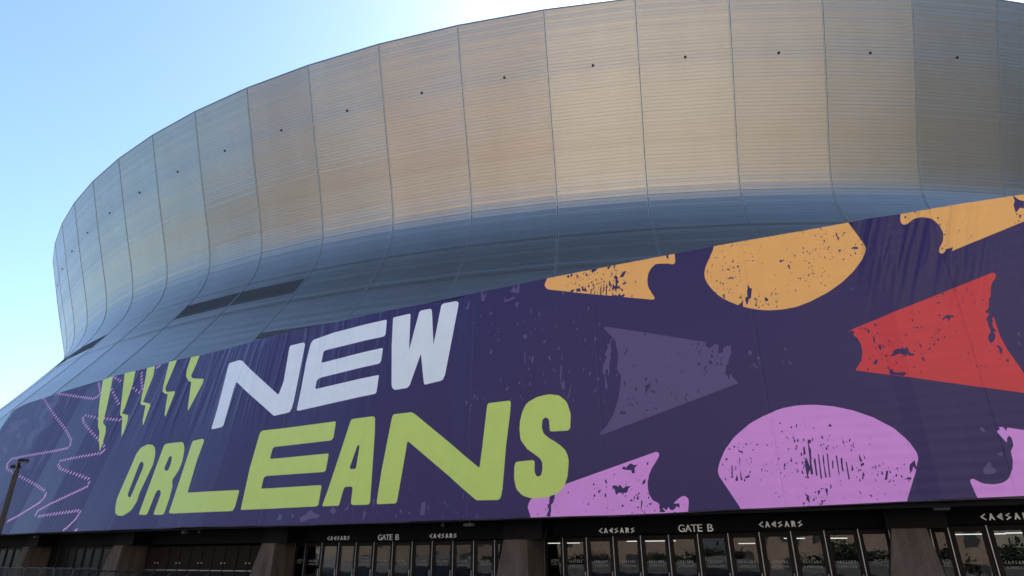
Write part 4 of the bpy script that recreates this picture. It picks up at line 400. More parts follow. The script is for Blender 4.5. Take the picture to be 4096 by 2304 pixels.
'letter_e:G|-2391 159 -2399 160 -2401 165 -2415 337 -2415 344 -2415 350 -2412 494 -2410 500 -2407 504 -2401 507 -2395 509 -2386 509 -1932 503 -1925 501 -1923 496 -1922 438 -1923 432 -1926 428 -1929 425 -1934 423 -1941 422 -2275 425 -2284 425 -2290 424 -2294 422 -2298 419 -2299 414 -2300 378 -2298 374 -2291 372 -1942 368 -1935 367 -1933 362 -1933 305 -1934 300 -1936 297 -1939 295 -1944 293 -1951 293 -2287 298 -2295 297 -2301 296 -2305 294 -2308 290 -2309 285 -2308 250 -2306 245 -2299 244 -1951 241 -1945 239 -1942 235 -1941 170 -1941 165 -1943 162 -1946 160 -1950 159 -1957 158',
'letter_a:G|-1911 157 -1917 158 -1918 163 -1902 219 -1901 224 -1899 230 -1836 490 -1834 495 -1832 498 -1828 500 -1824 501 -1817 502 -1723 502 -1716 502 -1710 500 -1706 497 -1702 494 -1701 488 -1694 439 -1693 433 -1693 427 -1674 169 -1674 164 -1676 160 -1678 158 -1681 156 -1687 155 -1750 156 -1756 157 -1761 158 -1764 160 -1767 163 -1768 168 -1770 216 -1770 220 -1772 223 -1774 225 -1777 226 -1783 227 -1801 227 -1807 226 -1811 225 -1813 223 -1814 221 -1816 216 -1825 166 -1826 161 -1828 159 -1830 157 -1833 156 -1840 156',
'counter:B|-1798 298 -1800 303 -1799 305 -1799 308 -1798 311 -1778 382 -1777 385 -1775 387 -1773 389 -1770 390 -1769 389 -1767 386 -1766 384 -1765 380 -1767 302 -1768 299 -1769 297 -1770 296 -1772 295 -1777 294 -1788 295 -1793 295 -1796 297',
'letter_n:G|-1640 158 -1641 161 -1642 166 -1636 273 -1636 279 -1635 286 -1614 478 -1613 484 -1612 489 -1610 493 -1608 496 -1607 498 -1604 498 -1601 499 -1593 499 -1527 498 -1520 498 -1515 497 -1511 495 -1506 493 -1499 489 -1191 265 -1187 264 -1185 267 -1174 346 -1174 352 -1173 358 -1158 480 -1157 485 -1155 488 -1153 490 -1150 491 -1144 491 -1071 490 -1065 490 -1061 489 -1059 488 -1057 485 -1056 480 -1057 465 -1058 458 -1058 452 -1074 344 -1075 338 -1076 332 -1090 192 -1090 186 -1092 180 -1096 162 -1098 158 -1101 154 -1104 152 -1109 150 -1115 150 -1188 152 -1195 153 -1201 156 -1516 381 -1522 383 -1524 379 -1538 240 -1539 234 -1540 227 -1545 175 -1546 169 -1547 164 -1549 159 -1552 156 -1559 155 -1626 155 -1634 155 -1637 156',
'letter_s:G|-901 493 -892 492 -884 490 -870 487 -862 484 -856 479 -841 465 -836 459 -833 452 -825 425 -823 418 -823 410 -826 380 -826 373 -828 369 -831 365 -835 363 -841 362 -891 364 -898 365 -901 366 -902 368 -903 372 -904 378 -904 396 -905 403 -906 407 -909 410 -912 412 -914 413 -918 414 -921 413 -924 412 -927 409 -930 405 -931 399 -933 383 -932 376 -930 369 -928 363 -924 357 -918 352 -908 344 -901 339 -894 335 -876 323 -869 318 -863 313 -852 302 -847 296 -844 289 -840 279 -839 272 -838 266 -838 260 -838 254 -839 247 -843 221 -844 214 -846 208 -855 187 -859 181 -864 176 -876 167 -882 162 -889 160 -920 152 -928 150 -936 150 -973 150 -982 151 -990 153 -1008 159 -1015 163 -1021 168 -1031 178 -1036 184 -1038 191 -1043 212 -1044 219 -1044 227 -1043 254 -1042 261 -1040 265 -1038 269 -1034 272 -1027 273 -977 274 -970 274 -967 272 -965 270 -964 267 -964 261 -965 240 -964 234 -963 229 -960 224 -958 221 -955 220 -951 219 -948 219 -945 221 -942 223 -939 226 -938 231 -936 237 -935 243 -935 250 -935 257 -935 263 -938 269 -941 274 -945 279 -951 284 -985 308 -992 313 -997 320 -1012 339 -1016 346 -1018 354 -1020 376 -1021 384 -1020 392 -1019 407 -1017 415 -1015 423 -1010 439 -1007 446 -1003 453 -994 467 -988 472 -981 477 -960 485 -952 488 -944 490 -926 492 -917 493 -909 493',
'printed_bolt:G|-4101 993 -4102 998 -4098 1000 -4015 1021 -4009 1021 -4004 1017 -3999 1011 -3995 1005 -3992 1000 -3946 916 -3944 910 -3941 905 -3883 779 -3881 774 -3879 769 -3852 699 -3849 694 -3842 690 -3809 670 -3802 666 -3798 661 -3780 636 -3777 632 -3775 627 -3751 561 -3750 557 -3749 553 -3742 520 -3743 518 -3746 521 -3801 584 -3805 588 -3809 593 -3835 632 -3839 637 -3844 642 -3880 674 -3885 679 -3888 684 -3902 704 -3906 709 -3909 714 -4009 853 -4013 858 -4016 863',
'printed_bolt:G|-3890 1029 -3893 1027 -3892 1022 -3884 1013 -3880 1007 -3877 1002 -3770 815 -3767 810 -3764 805 -3721 733 -3717 728 -3710 724 -3695 717 -3688 713 -3683 709 -3660 671 -3657 666 -3654 661 -3602 591 -3600 589 -3599 591 -3599 612 -3599 616 -3600 620 -3615 676 -3616 680 -3618 685 -3636 715 -3640 719 -3647 722 -3698 734 -3705 737 -3707 740 -3706 770 -3706 774 -3707 778 -3736 900 -3738 904 -3739 909 -3779 1010 -3782 1015 -3784 1020 -3793 1040 -3797 1044 -3802 1044',
'printed_bolt:G|-3683 1036 -3686 1034 -3685 1029 -3681 1023 -3677 1018 -3674 1012 -3575 797 -3573 792 -3570 787 -3564 780 -3559 776 -3552 773 -3513 764 -3506 762 -3502 758 -3459 669 -3456 664 -3452 660 -3435 640 -3433 638 -3432 640 -3450 741 -3451 746 -3452 750 -3458 762 -3461 766 -3468 769 -3541 787 -3548 790 -3550 794 -3570 948 -3572 952 -3573 957 -3601 1020 -3603 1025 -3606 1030 -3614 1044 -3618 1048 -3623 1049',
'printed_bolt:G|-3476 1050 -3480 1049 -3479 1044 -3471 1033 -3468 1027 -3466 1022 -3411 867 -3409 862 -3407 857 -3396 837 -3392 832 -3386 828 -3378 824 -3371 820 -3363 818 -3335 809 -3328 806 -3325 802 -3275 690 -3272 686 -3268 681 -3260 673 -3257 670 -3256 672 -3264 793 -3264 798 -3265 802 -3269 814 -3272 818 -3278 819 -3346 824 -3352 826 -3358 830 -3374 844 -3378 849 -3380 853 -3387 961 -3387 966 -3388 970 -3394 1027 -3395 1032 -3397 1036 -3403 1053 -3406 1057 -3411 1058',
'printed_bolt:G|-3270 1053 -3274 1052 -3273 1048 -3269 1042 -3267 1037 -3265 1032 -3252 951 -3251 946 -3249 941 -3237 911 -3234 906 -3229 901 -3200 877 -3192 872 -3184 868 -3166 861 -3159 857 -3155 852 -3086 699 -3083 695 -3080 691 -3076 686 -3073 684 -3072 686 -3042 831 -3042 835 -3043 840 -3047 857 -3050 861 -3056 863 -3151 879 -3159 881 -3166 885 -3179 894 -3185 899 -3186 903 -3186 971 -3186 975 -3187 979 -3190 1033 -3191 1037 -3192 1042 -3194 1050 -3197 1054 -3202 1055',
'dash:Y|-5078 904 -5074 924 -5066 921 -5071 901',
'dash:Y|-5091 877 -5086 896 -5079 893 -5083 874',
'dash:Y|-5103 848 -5099 868 -5091 865 -5095 845',
'dash:Y|-5112 817 -5108 836 -5100 834 -5105 814',
'dash:Y|-5123 789 -5119 808 -5112 805 -5116 786',
'dash:T|-5052 907 -5048 927 -5040 924 -5044 904',
'dash:T|-5062 881 -5058 901 -5050 898 -5055 878',
'dash:T|-5074 850 -5069 869 -5062 867 -5066 847',
'dash:T|-5086 822 -5082 841 -5074 838 -5078 819',
'dash:T|-5099 794 -5095 813 -5087 810 -5092 791',
'dash:T|-5103 765 -5099 784 -5092 781 -5096 762',
]

# ================================================================== setting
g = MB()
g.face([(-2500, -2500, -7), (2500, -2500, -7), (2500, 2500, -7), (-2500, 2500, -7)])
gm, gnt, gp = new_mat('plaza_concrete')
gn, gr = noise_mix(gnt, (.15, .147, .14), (.20, .196, .186), .8, 8)
gnt.links.new(gr.outputs[0], gp.inputs['Base Color']); gp.inputs['Roughness'].default_value = .85
tag(g.build('ground', gm), kind='structure')
g = MB(); g.box(-190, 330, -17, 330, -7, 0)
tag(g.build('plaza', gm), kind='structure')

# ================================================================== stadium bowl
PROFILE = [(104.0, 37.5), (103.05, 34.5), (102.05, 31.4), (101.1, 28.6), (100.35, 26.4), (99.78, 24.4), (99.60, 22.8),
           (99.95, 21.1), (100.85, 19.3), (102.0, 17.5), (103.55, 15.2), (105.3, 12.75), (107.4, 9.8), (108.6, 8.1)]
def spline(P, n=24):
    P = [np.array(p, float) for p in P]
    o = []
    for i in range(len(P) - 1):
        p0 = P[i - 1] if i else 2 * P[0] - P[1]
        p1, p2 = P[i], P[i + 1]
        p3 = P[i + 2] if i + 2 < len(P) else 2 * P[-1] - P[-2]
        for k in range(n):
            t = k / n
            o.append(.5 * ((2 * p1) + (p2 - p0) * t + (2 * p0 - 5 * p1 + 4 * p2 - p3) * t * t + (3 * p1 - p0 - 3 * p2 + p3) * t ** 3))
    o.append(P[-1])
    return np.array(o)
fine = spline(PROFILE)
arc = np.r_[0, np.cumsum(np.linalg.norm(np.diff(fine, axis=0), axis=1))]
PITCH_P = 0.27
NROW = int(arc[-1] / PITCH_P)
rowpt = np.c_[np.interp(np.arange(NROW + 1) * PITCH_P, arc, fine[:, 0]), np.interp(np.arange(NROW + 1) * PITCH_P, arc, fine[:, 1])]
SINH, COSH = math.sin(DTH / 2), math.cos(DTH / 2)

stadium = empty('stadium', (CX, CY, 0))
tag(stadium, 'huge round stadium clad in champagne metal, flaring out above its waist', 'stadium')

def bay_rot(k):                     # turn of bay k: local +Y points outwards
    a = seam_angle(k + .5)
    return -a
def plank_pts(j, tilt):
    """cross-section of row j in (radial, z): lip, face, lip"""
    a, b = rowpt[j], rowpt[j + 1]
    d = (b - a) / np.linalg.norm(b - a)
    n = np.array([-d[1], d[0]])
    if n[0] < 0: n = -n
    h = PITCH_P
    g = .0045 + (.0025 if j % 4 == 0 else 0)
    a0, a1 = a + d * g, a + d * (h - .0045)
    return [a0 - n * .014, a0 + n * tilt, a1 - n * tilt, a1 - n * .014]
rng = random.Random(3)
tilts = [rng.gauss(0, .0027) for _ in range(NROW)]
def plank_mb(mb, j, rot=0.0, off=(0, 0)):
    c, s_ = math.cos(rot), math.sin(rot)
    rows = []
    for R, z in plank_pts(j, tilts[j]):
        w = R * SINH - .085; y = R * COSH
        rows.append([(x * c - y * s_, x * s_ + y * c, EYE + z) for x in (-w, w)])
    for i in range(3):
        mb.face([rows[i][0], rows[i + 1][0], rows[i + 1][1], rows[i][1]])
BAYS = range(-3, 24)
LOUVRE = {8: (19.33, 17.74), 9: (19.33, 17.74), 5: (19.33, 17.74), 4: (19.33, 17.74), 10: (13.75, 13.0)}
def in_louvre(k, j):
    if k not in LOUVRE: return False
    zc = .5 * (rowpt[j][1] + rowpt[j + 1][1])
    return LOUVRE[k][1] < zc < LOUVRE[k][0]
own = {}
quota = 300
for k in (15, 14, 16, 13, 17):
    for j in range(0, 60):
        if quota: own[(k, j)] = 1; quota -= 1
# mounting frame of each bay: dark backing behind the planks
def backing_mesh():
    mb = MB()
    rows = []
    for R, z in rowpt[::3]:
        w = R * SINH - .02; y = R * COSH - .018
        rows.append([(-w, y, EYE + z), (w, y, EYE + z)])
    for a, b in zip(rows, rows[1:]):
        mb.face([a[0], b[0], b[1], a[1]])
    return mb.mesh('cladding_bay', MT['back'])
bm_ = backing_mesh()
bays = {}
for k in BAYS:
    o = link(bpy.data.objects.new('cladding_bay', bm_), stadium)
    o.rotation_euler = (0, 0, bay_rot(k)); bays[k] = o
pm = {}
field = MB()
for k in BAYS:
    for j in range(NROW):
        if in_louvre(k, j): continue
        if (k, j) in own:
            if j not in pm:
                q = MB(); plank_mb(q, j); pm[j] = q.mesh('plank', MT['clad'])
            link(bpy.data.objects.new('plank', pm[j]), bays[k])
        else:
            plank_mb(field, j, bay_rot(k))
tag(field.build('plank_field', MT['clad'], stadium, fix=False), kind='stuff')

# raised seam between bays: two bright cover strips with a dark gap
def seam_meshes():
    cov, gap = MB(), MB()
    pts = rowpt[::2]
    def strip(mb, x0, x1, h):
        prev = None
        for i, (R, z) in enumerate(pts):
            d = pts[min(i + 1, len(pts) - 1)] - pts[max(i - 1, 0)]; d = d / np.linalg.norm(d)
            n = np.array([-d[1], d[0]]); n = n if n[0] > 0 else -n
            a = pts[i] + n * h; b = pts[i] - n * .04
            ring = [(x0, b[0], EYE + b[1]), (x0, a[0], EYE + a[1]), (x1, a[0], EYE + a[1]), (x1, b[0], EYE + b[1])]
            if prev:
                for q in range(3):
                    mb.face([prev[q], prev[q + 1], ring[q + 1], ring[q]])
            prev = ring
    strip(cov, -.085, -.017, .022); strip(cov, .017, .085, .022)
    strip(gap, -.017, .017, .002)
    return cov.mesh('seam_cover', MT['seam']), gap.mesh('seam_gap', MT['gap'])
sc, sg = seam_meshes()
for k in range(-3, 25):
    o = link(bpy.data.objects.new('seam_cover', sc), stadium); o.rotation_euler = (0, 0, -seam_angle(k))
    o2 = link(bpy.data.objects.new('seam_gap', sg), o)

# one black scupper pipe in the middle of every bay
q = MB()
zs = 32.96
Rs = float(np.interp(-zs, -rowpt[:, 1], rowpt[:, 0])) * COSH
q.tube([(0, Rs - .12, EYE + zs), (0, Rs + .05, EYE + zs)], .095, 14)
scm = q.mesh('scupper', MT['scup'])
for k in BAYS:
    o = link(bpy.data.objects.new('scupper', scm), stadium); o.rotation_euler = (0, 0, bay_rot(k))

# ventilation louvres in the skirt
def louvre(k, z1, z0):
    js = [j for j in range(NROW) if in_louvre(k, j)]
    a, b = rowpt[js[0]], rowpt[js[-1] + 1]
    mb = MB()
    d = (b - a) / np.linalg.norm(b - a); n = np.array([-d[1], d[0]]); n = n if n[0] > 0 else -n
    w = min(a[0], b[0]) * SINH - .1
    A, B = a - n * .03, b - n * .03
    mb.face([(-w, A[0] * COSH, EYE + A[1]), (-w, B[0] * COSH, EYE + B[1]), (w, B[0] * COSH, EYE + B[1]), (w, A[0] * COSH, EYE + A[1])])
    o = mb.build('louvre', MT['louv'], stadium, fix=False); o.rotation_euler = (0, 0, bay_rot(k))
    bars = MB()
    L_ = np.linalg.norm(b - a)
    nv = 36 if L_ > 1.2 else 0
    for i in range(nv):
        x = -w + (i + .5) * 2 * w / nv
        p0, p1 = a - n * .028, b - n * .028
        q0, q1 = a - n * .002, b - n * .002
        bars.hexa([(x - .018, p0[0] * COSH, EYE + p0[1]), (x + .018, p0[0] * COSH, EYE + p0[1]), (x + .018, q0[0] * COSH, EYE + q0[1]), (x - .018, q0[0] * COSH, EYE + q0[1]),
                   (x - .018, p1[0] * COSH, EYE + p1[1]), (x + .018, p1[0] * COSH, EYE + p1[1]), (x + .018, q1[0] * COSH, EYE + q1[1]), (x - .018, q1[0] * COSH, EYE + q1[1])])
    nh = 1 if nv else 4
    for i in range(nh):
        c = a + d * (i + .5) * L_ / nh
        e0, e1 = c - d * (.03 if nv else .045), c + d * (.03 if nv else .045)
        p0, p1, q0, q1 = e0 - n * .02, e1 - n * .02, e0 + n * .004, e1 + n * .004
        bars.hexa([(-w, p0[0] * COSH, EYE + p0[1]), (-w, p1[0] * COSH, EYE + p1[1]), (-w, q1[0] * COSH, EYE + q1[1]), (-w, q0[0] * COSH, EYE + q0[1]),
                   (w, p0[0] * COSH, EYE + p0[1]), (w, p1[0] * COSH, EYE + p1[1]), (w, q1[0] * COSH, EYE + q1[1]), (w, q0[0] * COSH, EYE + q0[1])])
    bars.build('grille', MT['louv'], o, fix=False)
for k, (z1, z0) in LOUVRE.items():
    louvre(k, z1, z0)

# the rest of the round wall, the rim cap and the roof
shell = MB()
coarse = [rowpt[i] for i in range(0, NROW + 1, 8)]
for k in range(24, 93):
    for a, b in zip(coarse, coarse[1:]):
        pts = []
        for (R, z), kk in ((a, k), (b, k), (b, k + 1), (a, k + 1)):
            an = seam_angle(kk); pts.append((R * math.sin(an), R * math.cos(an), EYE + z))
        shell.face(pts)
shell.build('far_cladding', MT['clad'], stadium, fix=False)
cap = MB(); roof = MB()
for k in range(96):
    a0, a1 = seam_angle(k), seam_angle(k + 1)
    P = lambda R, z, a: (R * math.sin(a), R * math.cos(a), EYE + z)
    cap.hexa([P(103.2, 37.48, a0), P(104.03, 37.48, a0), P(104.03, 37.58, a0), P(103.2, 37.58, a0),
              P(103.2, 37.48, a1), P(104.03, 37.48, a1), P(104.03, 37.58, a1), P(103.2, 37.58, a1)])
    ring = [(103.2, 37.45), (99, 35.6), (90, 37.5), (75, 40.5), (55, 43.5), (30, 45.6), (8, 46.4)]
    for (ra, za), (rb, zb) in zip(ring, ring[1:]):
        roof.face([P(ra, za, a0), P(rb, zb, a0), P(rb, zb, a1), P(ra, za, a1)])
    roof.face([P(8, 46.4, a0), P(0, 46.5, a0), P(8, 46.4, a1)])
cap.build('rim_cap', MT['seam'], stadium, fix=False)
roof.build('roof', MT['roof'], stadium, fix=False)

# ================================================================== gate front behind the banner
gate = empty('entrance_building', W(-15, 2, -EYE))
tag(gate, 'dark gate front of the stadium with piers and glass doors under the banner', 'building')
bpy.context.view_layer.update()
GM = Matrix.Translation(gate.location).inverted()
def GW(s, off, z):
    return tuple(GM @ Vector(W(s, off, z)))
def gbox(mb, s0, s1, o0, o1, z0, z1, mi=0):
    mb.box(s0, s1, o0, o1, z0, z1, mi, fn=GW)
SL, SR = -66.0, 22.0
def slope_back(s):
    """the left part of the frontage leans back: metres of set-back per metre of height"""
    return .24 * min(1., max(0., (-10 - s) / 22.))
w = MB()
st = [SL, -46, -40, -36, -32, -28, -24, -20, -16, -12, -10, SR]
for a, b_ in zip(st, st[1:]):
    fa, fb = .25 + slope_back(a) * 6.9, .25 + slope_back(b_) * 6.9
    w.hexa([GW(a, .25, .98), GW(b_, .25, .98), GW(b_, 4.6, .98), GW(a, 4.6, .98), GW(a, fa, 7.85), GW(b_, fb, 7.85), GW(b_, 4.6, 7.85), GW(a, 4.6, 7.85)])
w.build('parapet_wall', MT['wallp'], gate)
for i in range(25):
    za = 1.1 + i * .262
    rb = MB()
    f0, f1 = .25 + .24 * (za - .98), .25 + .24 * (za + .22 - .98)
    rb.hexa([GW(SL, f0 - .04, za), GW(-45.6, f0 - .04, za), GW(-45.6, f0 + .02, za), GW(SL, f0 + .02, za), GW(SL, f1 - .04, za + .22), GW(-45.6, f1 - .04, za + .22), GW(-45.6, f1 + .02, za + .22), GW(SL, f1 + .02, za + .22)])
    rb.build('wall_slat', MT['wallp'], gate)
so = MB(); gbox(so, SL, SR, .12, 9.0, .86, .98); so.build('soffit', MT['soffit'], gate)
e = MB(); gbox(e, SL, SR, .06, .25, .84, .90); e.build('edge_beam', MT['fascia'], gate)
def ztop(s): return .22 + max(0., s + 13) * .0125
DOFF = 2.02
# piers: battered, set in front of the doors
PIERS = [(-52.6, -51.9, -52.9, -51.95), (-42.35, -41.79, -42.58, -41.82), (-33.9, -33.1, -34.35, -33.15), (-23.24, -22.45, -23.62, -22.42), (-11.31, -10.40, -11.56, -10.33), (.51, 1.32, .24, 1.48), (12.6, 13.4, 12.3, 13.6)]
ZP = .24; ZQ = -.9; ZG = -EYE
for a0, a1, b0, b1 in PIERS:
    ex = (ZG - ZP) / (ZQ - ZP)
    c0, c1 = a0 + (b0 - a0) * ex, a1 + (b1 - a1) * ex
    zt = ZP + (.13 if a0 > 0 else 0)
    mb = MB()
    mb.hexa([GW(c0, .70, ZG), GW(c1, .70, ZG), GW(c1, 2.3, ZG), GW(c0, 2.3, ZG),
             GW(a0, .82, zt), GW(a1, .82, zt), GW(a1, 2.3, zt), GW(a0, 2.3, zt)])
    mb.build('pier', MT['pier'], gate, bevel=.02)
    mb = MB(); gbox(mb, a0 - .1, a1 + .5, 1.0, 2.3, zt + .003, .857)
    mb.build('cross_beam', MT['fascia'], gate)
# fascia over the doors, in boards
cuts = [SL, -51.9, -42.3, -33.9, -22.2, -19.0, -14.0, -10.3, -7.0, -1.13, .5, 4.6, 12.6, SR]
for a, b in zip(cuts, cuts[1:]):
    mb = MB(); zc = ztop(.5 * (a + b)) + .045
    gbox(mb, a + .006, b - .006, 1.95, 2.05, zc, .855)
    mb.build('fascia_board', MT['fascia'], gate, bevel=.006)
mb = MB(); gbox(mb, SL, SR, 2.055, 2.10, .45, .857); mb.build('fascia_light_stop', MT['fascia'], gate)  # added behind the boards to block lobby glow through their gaps
# lobby behind the glass
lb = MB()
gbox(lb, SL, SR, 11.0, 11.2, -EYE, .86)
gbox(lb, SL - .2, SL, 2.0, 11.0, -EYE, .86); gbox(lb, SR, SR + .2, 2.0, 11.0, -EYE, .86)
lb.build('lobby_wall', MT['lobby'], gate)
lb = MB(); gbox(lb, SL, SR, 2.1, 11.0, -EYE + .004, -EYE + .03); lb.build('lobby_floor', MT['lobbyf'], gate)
# strip lights hung in the lobby
def strip_light(s, o, z, ln, ang):
    mb = MB()
    dx, dy = math.cos(ang) * ln / 2, math.sin(ang) * ln / 2
    mb.tube([GW(s - dx, o - dy, z), GW(s + dx, o + dy, z)], .022, 6)
    return mb
SLAB = ['strip light behind the fifth glass door of the farther gate', 'strip light behind the seventh glass door of the farther gate', 'strip light at the right end of the farther gate', 'strip light behind the second glass door of the nearer gate', 'short strip light behind the middle doors of the nearer gate', 'slanting strip light behind the eighth door of the nearer gate', 'slanting strip light behind the last doors of the nearer gate', 'strip light behind the first door right of the fifth pier', 'strip light behind the second door right of the fifth pier']
for s_i, (s, o, z, ln, ang) in enumerate(((-16.9, 5.2, .14, 1.5, .1), (-15.6, 6.2, .13, 1.4, .1), (-11.2, 5.5, .13, 1.6, .05), (-7.6, 6.0, .17, 1.9, .12), (-4.2, 7.0, .05, .6, .2), (-2.4, 6.0, .20, 1.1, 1.0), (-1.0, 6.4, .19, .9, 1.0), (3.0, 5.6, .25, 1.3, -.1), (4.4, 5.6, .27, 1.5, -.1))):
    t = empty('strip_light', W(s, o, z))
    b = MB(); dx, dy = math.cos(ang) * ln / 2, math.sin(ang) * ln / 2
    ctr = Vector(W(s, o, z))
    b.tube([Vector(W(s - dx, o - dy, z)) - ctr, Vector(W(s + dx, o + dy, z)) - ctr], .013, 6)
    b.build('tube', MT['strip'], t)
    b = MB(); b.tube([(0, 0, .02), (0, 0, .86 - z)], .008, 5); b.build('hanger_rod', MT['galv'], t)
    tag(t, 'white glowing ' + SLAB[s_i], 'strip light', 'lit strip lights in the lobby')

# ---- lettering
def text_mesh(body, h, depth):
    cu = bpy.data.curves.new('lettering', 'FONT'); cu.body = body; cu.size = 1.0; cu.extrude = 0
    o = bpy.data.objects.new('tmp', cu); scene.collection.objects.link(o)
    bpy.context.view_layer.update()
    me = bpy.data.meshes.new_from_object(o)
    bpy.data.objects.remove(o); bpy.data.curves.remove(cu)
    return me
def stroke_outline(path, w_):
    """outline of an angular stroke of even width along a path"""
    P = [np.array(p, float) for p in path]; L_, R_ = [], []
    for i, p in enumerate(P):
        d0 = (p - P[i - 1]) if i else (P[1] - p)
        d1 = (P[i + 1] - p) if i < len(P) - 1 else d0
        d0, d1 = d0 / np.linalg.norm(d0), d1 / np.linalg.norm(d1)
        n0, n1 = np.array([-d0[1], d0[0]]), np.array([-d1[1], d1[0]])
        m_ = n0 + n1; m_ = m_ / max(.35, m_ @ n0)
        L_.append(tuple(p + m_ * w_ / 2)); R_.append(tuple(p - m_ * w_ / 2))
    return L_ + R_[::-1]
ROMAN = {   # angular, stroke-cut capitals in a 1 x 1 box
 'C': [stroke_outline([(.95, .95), (.16, .50), (.95, .05)], .17)],
 'A': [[(0, 0), (.40, 1), (.62, 1), (1.02, 0), (.78, 0), (.68, .24), (.33, .28), (.22, 0)]],
 'E': [[(1.0, .10), (.86, -.03), (.0, .46), (.0, .54), (.86, 1.03), (1.0, .90), (.48, .59), (.86, .59), (.86, .43), (.48, .43)]],
 'S': [stroke_outline([(.86, .95), (.16, .68), (.84, .36), (.10, .04)], .16)],
 'R': [[(.08, 0), (.08, 1), (.62, 1), (.92, .72), (.62, .46), (1.02, 0), (.74, 0), (.34, .40), (.30, 0)]],
}
def poly_letter(outline, w_, h_, depth):
    bm = bmesh.new()
    vs = [bm.verts.new((x * w_, 0, y * h_)) for x, y in outline]
    f = bm.faces.new(vs)
    bmesh.ops.triangulate(bm, faces=[f], ngon_method='EAR_CLIP')
    r = bmesh.ops.extrude_face_region(bm, geom=list(bm.faces))
    bmesh.ops.translate(bm, verts=[v for v in r['geom'] if isinstance(v, bmesh.types.BMVert)], vec=(0, -depth, 0))
    bmesh.ops.recalc_face_normals(bm, faces=bm.faces)
    return bm
def word_sign(name, word, s0, s1, z0, z1, off, label, depth=.03, slope=0.0):
    t = empty(name, W(s0, off, z0), FRONT_RZ)
    n = len(word); pitch = (s1 - s0) / n
    for i, ch in enumerate(word):
        bm = poly_letter(ROMAN[ch][0], pitch * .70, z1 - z0, depth)
        me = bpy.data.meshes.new('letter'); bm.to_mesh(me); bm.free(); me.materials.append(MT['letter'])
        o = link(bpy.data.objects.new('letter', me), t); o.location = (i * pitch, 0, slope * i)
    return tag(t, label, 'sign', 'raised name signs over the gate doors')
def font_glyph(ch, w_, h_, depth, material, parent, loc):
    me = text_mesh(ch, 1, 0)
    co = np.array([v.co[:] for v in me.vertices]); lo, hi = co.min(0), co.max(0)
    bm = bmesh.new(); bm.from_mesh(me); bpy.data.meshes.remove(me)
    for v in bm.verts:
        v.co = Vector(((v.co.x - lo[0]) / (hi[0] - lo[0]) * w_, 0, (v.co.y - lo[1]) / (hi[1] - lo[1]) * h_))
    if depth:
        r = bmesh.ops.extrude_face_region(bm, geom=list(bm.faces))
        bmesh.ops.translate(bm, verts=[v for v in r['geom'] if isinstance(v, bmesh.types.BMVert)], vec=(0, -depth, 0))
        bmesh.ops.recalc_face_normals(bm, faces=bm.faces)
    me2 = bpy.data.meshes.new('letter'); bm.to_mesh(me2); bm.free(); me2.materials.append(material)
    o = link(bpy.data.objects.new('letter', me2), parent); o.location = loc
    return o
def gate_sign(s0, s1, z0, z1, label):
    t = empty('gate_sign', W(s0, 1.945, z0), FRONT_RZ)
    wd = {'G': .185, 'A': .185, 'T': .165, 'E': .135, 'B': .16}
    x, tot = 0, 1.0
    xs = [('G', 0), ('A', .195), ('T', .375), ('E', .56), ('B', .84)]
    for ch, u in xs:
        font_glyph(ch, wd[ch] * (s1 - s0), z1 - z0, .025, MT['letter'], t, (u * (s1 - s0), 0, 0))
    return tag(t, label, 'sign', 'gate letter signs')
OFS = 1.945
word_sign('name_sign', 'CAESARS', -20.56, -19.25, .335, .49, OFS, 'angular raised lettering left of the farther GATE B sign')
word_sign('name_sign', 'CAESARS', -15.23, -13.92, .345, .505, OFS, 'angular raised lettering right of the farther GATE B sign')
word_sign('name_sign', 'CAESARS', -8.19, -6.86, .41, .57, OFS, 'angular raised lettering left of the nearer GATE B sign')
word_sign('name_sign', 'CAESARS', -2.97, -1.68, .49, .655, OFS, 'angular raised lettering right of the nearer GATE B sign')
word_sign('name_sign', 'CAESARS', 2.67, 3.95, .555, .72, OFS, 'angular raised lettering cut off by the right picture edge')
gate_sign(-17.79, -16.72, .305, .515, 'GATE B sign in plain grey capitals above the farther glass doors')
gate_sign(-5.45, -4.35, .405, .62, 'GATE B sign in plain grey capitals above the nearer glass doors')

# ---- doors
decal_cache = {}
def decal_mesh(lines, w_, thin):
    """small flat print; lines: (text or roman word, height, width, z)"""
    bm = bmesh.new()
    for body, roman, hh, ww, z0 in lines:
        if roman:
            n = len(body); pitch = ww / n
            for i, ch in enumerate(body):
                vs = [bm.verts.new((-ww / 2 + i * pitch + x * pitch * .72, 0, z0 + y * hh)) for x, y in ROMAN[ch][0]]
                f = bm.faces.new(vs); bmesh.ops.triangulate(bm, faces=[f], ngon_method='EAR_CLIP')
        else:
            me = text_mesh(body, 1, 0)
            co = np.array([v.co[:] for v in me.vertices]); lo, hi = co.min(0), co.max(0)
            base = len(bm.verts)
            tmp = bmesh.new(); tmp.from_mesh(me)
            mp = {}
            for v in tmp.verts:
                mp[v.index] = bm.verts.new((-ww / 2 + (v.co.x - lo[0]) / (hi[0] - lo[0]) * ww, 0, z0 + (v.co.y - lo[1]) / (hi[1] - lo[1]) * hh))
            for f in tmp.faces:
                try: bm.faces.new([mp[v.index] for v in f.verts])
                except ValueError: pass
            tmp.free(); bpy.data.meshes.remove(me)
    me = bpy.data.meshes.new('decal'); bm.to_mesh(me); bm.free()
    me.materials.append(MT['decal'])
    return me
DEC_MAIN = decal_mesh([('CAESARS', 1, .085, .52, .0), ('SUPERDOME', 0, .065, .50, -.115)], .5, 0)
DEC_ASM = decal_mesh([('ASM', 0, .12, .30, .0), ('GLOBAL', 0, .05, .26, -.07)], .3, 0)
DEC_SMALL = decal_mesh([('CAESARS SUPERDOME', 0, .022, .28, .0)], .3, 0)
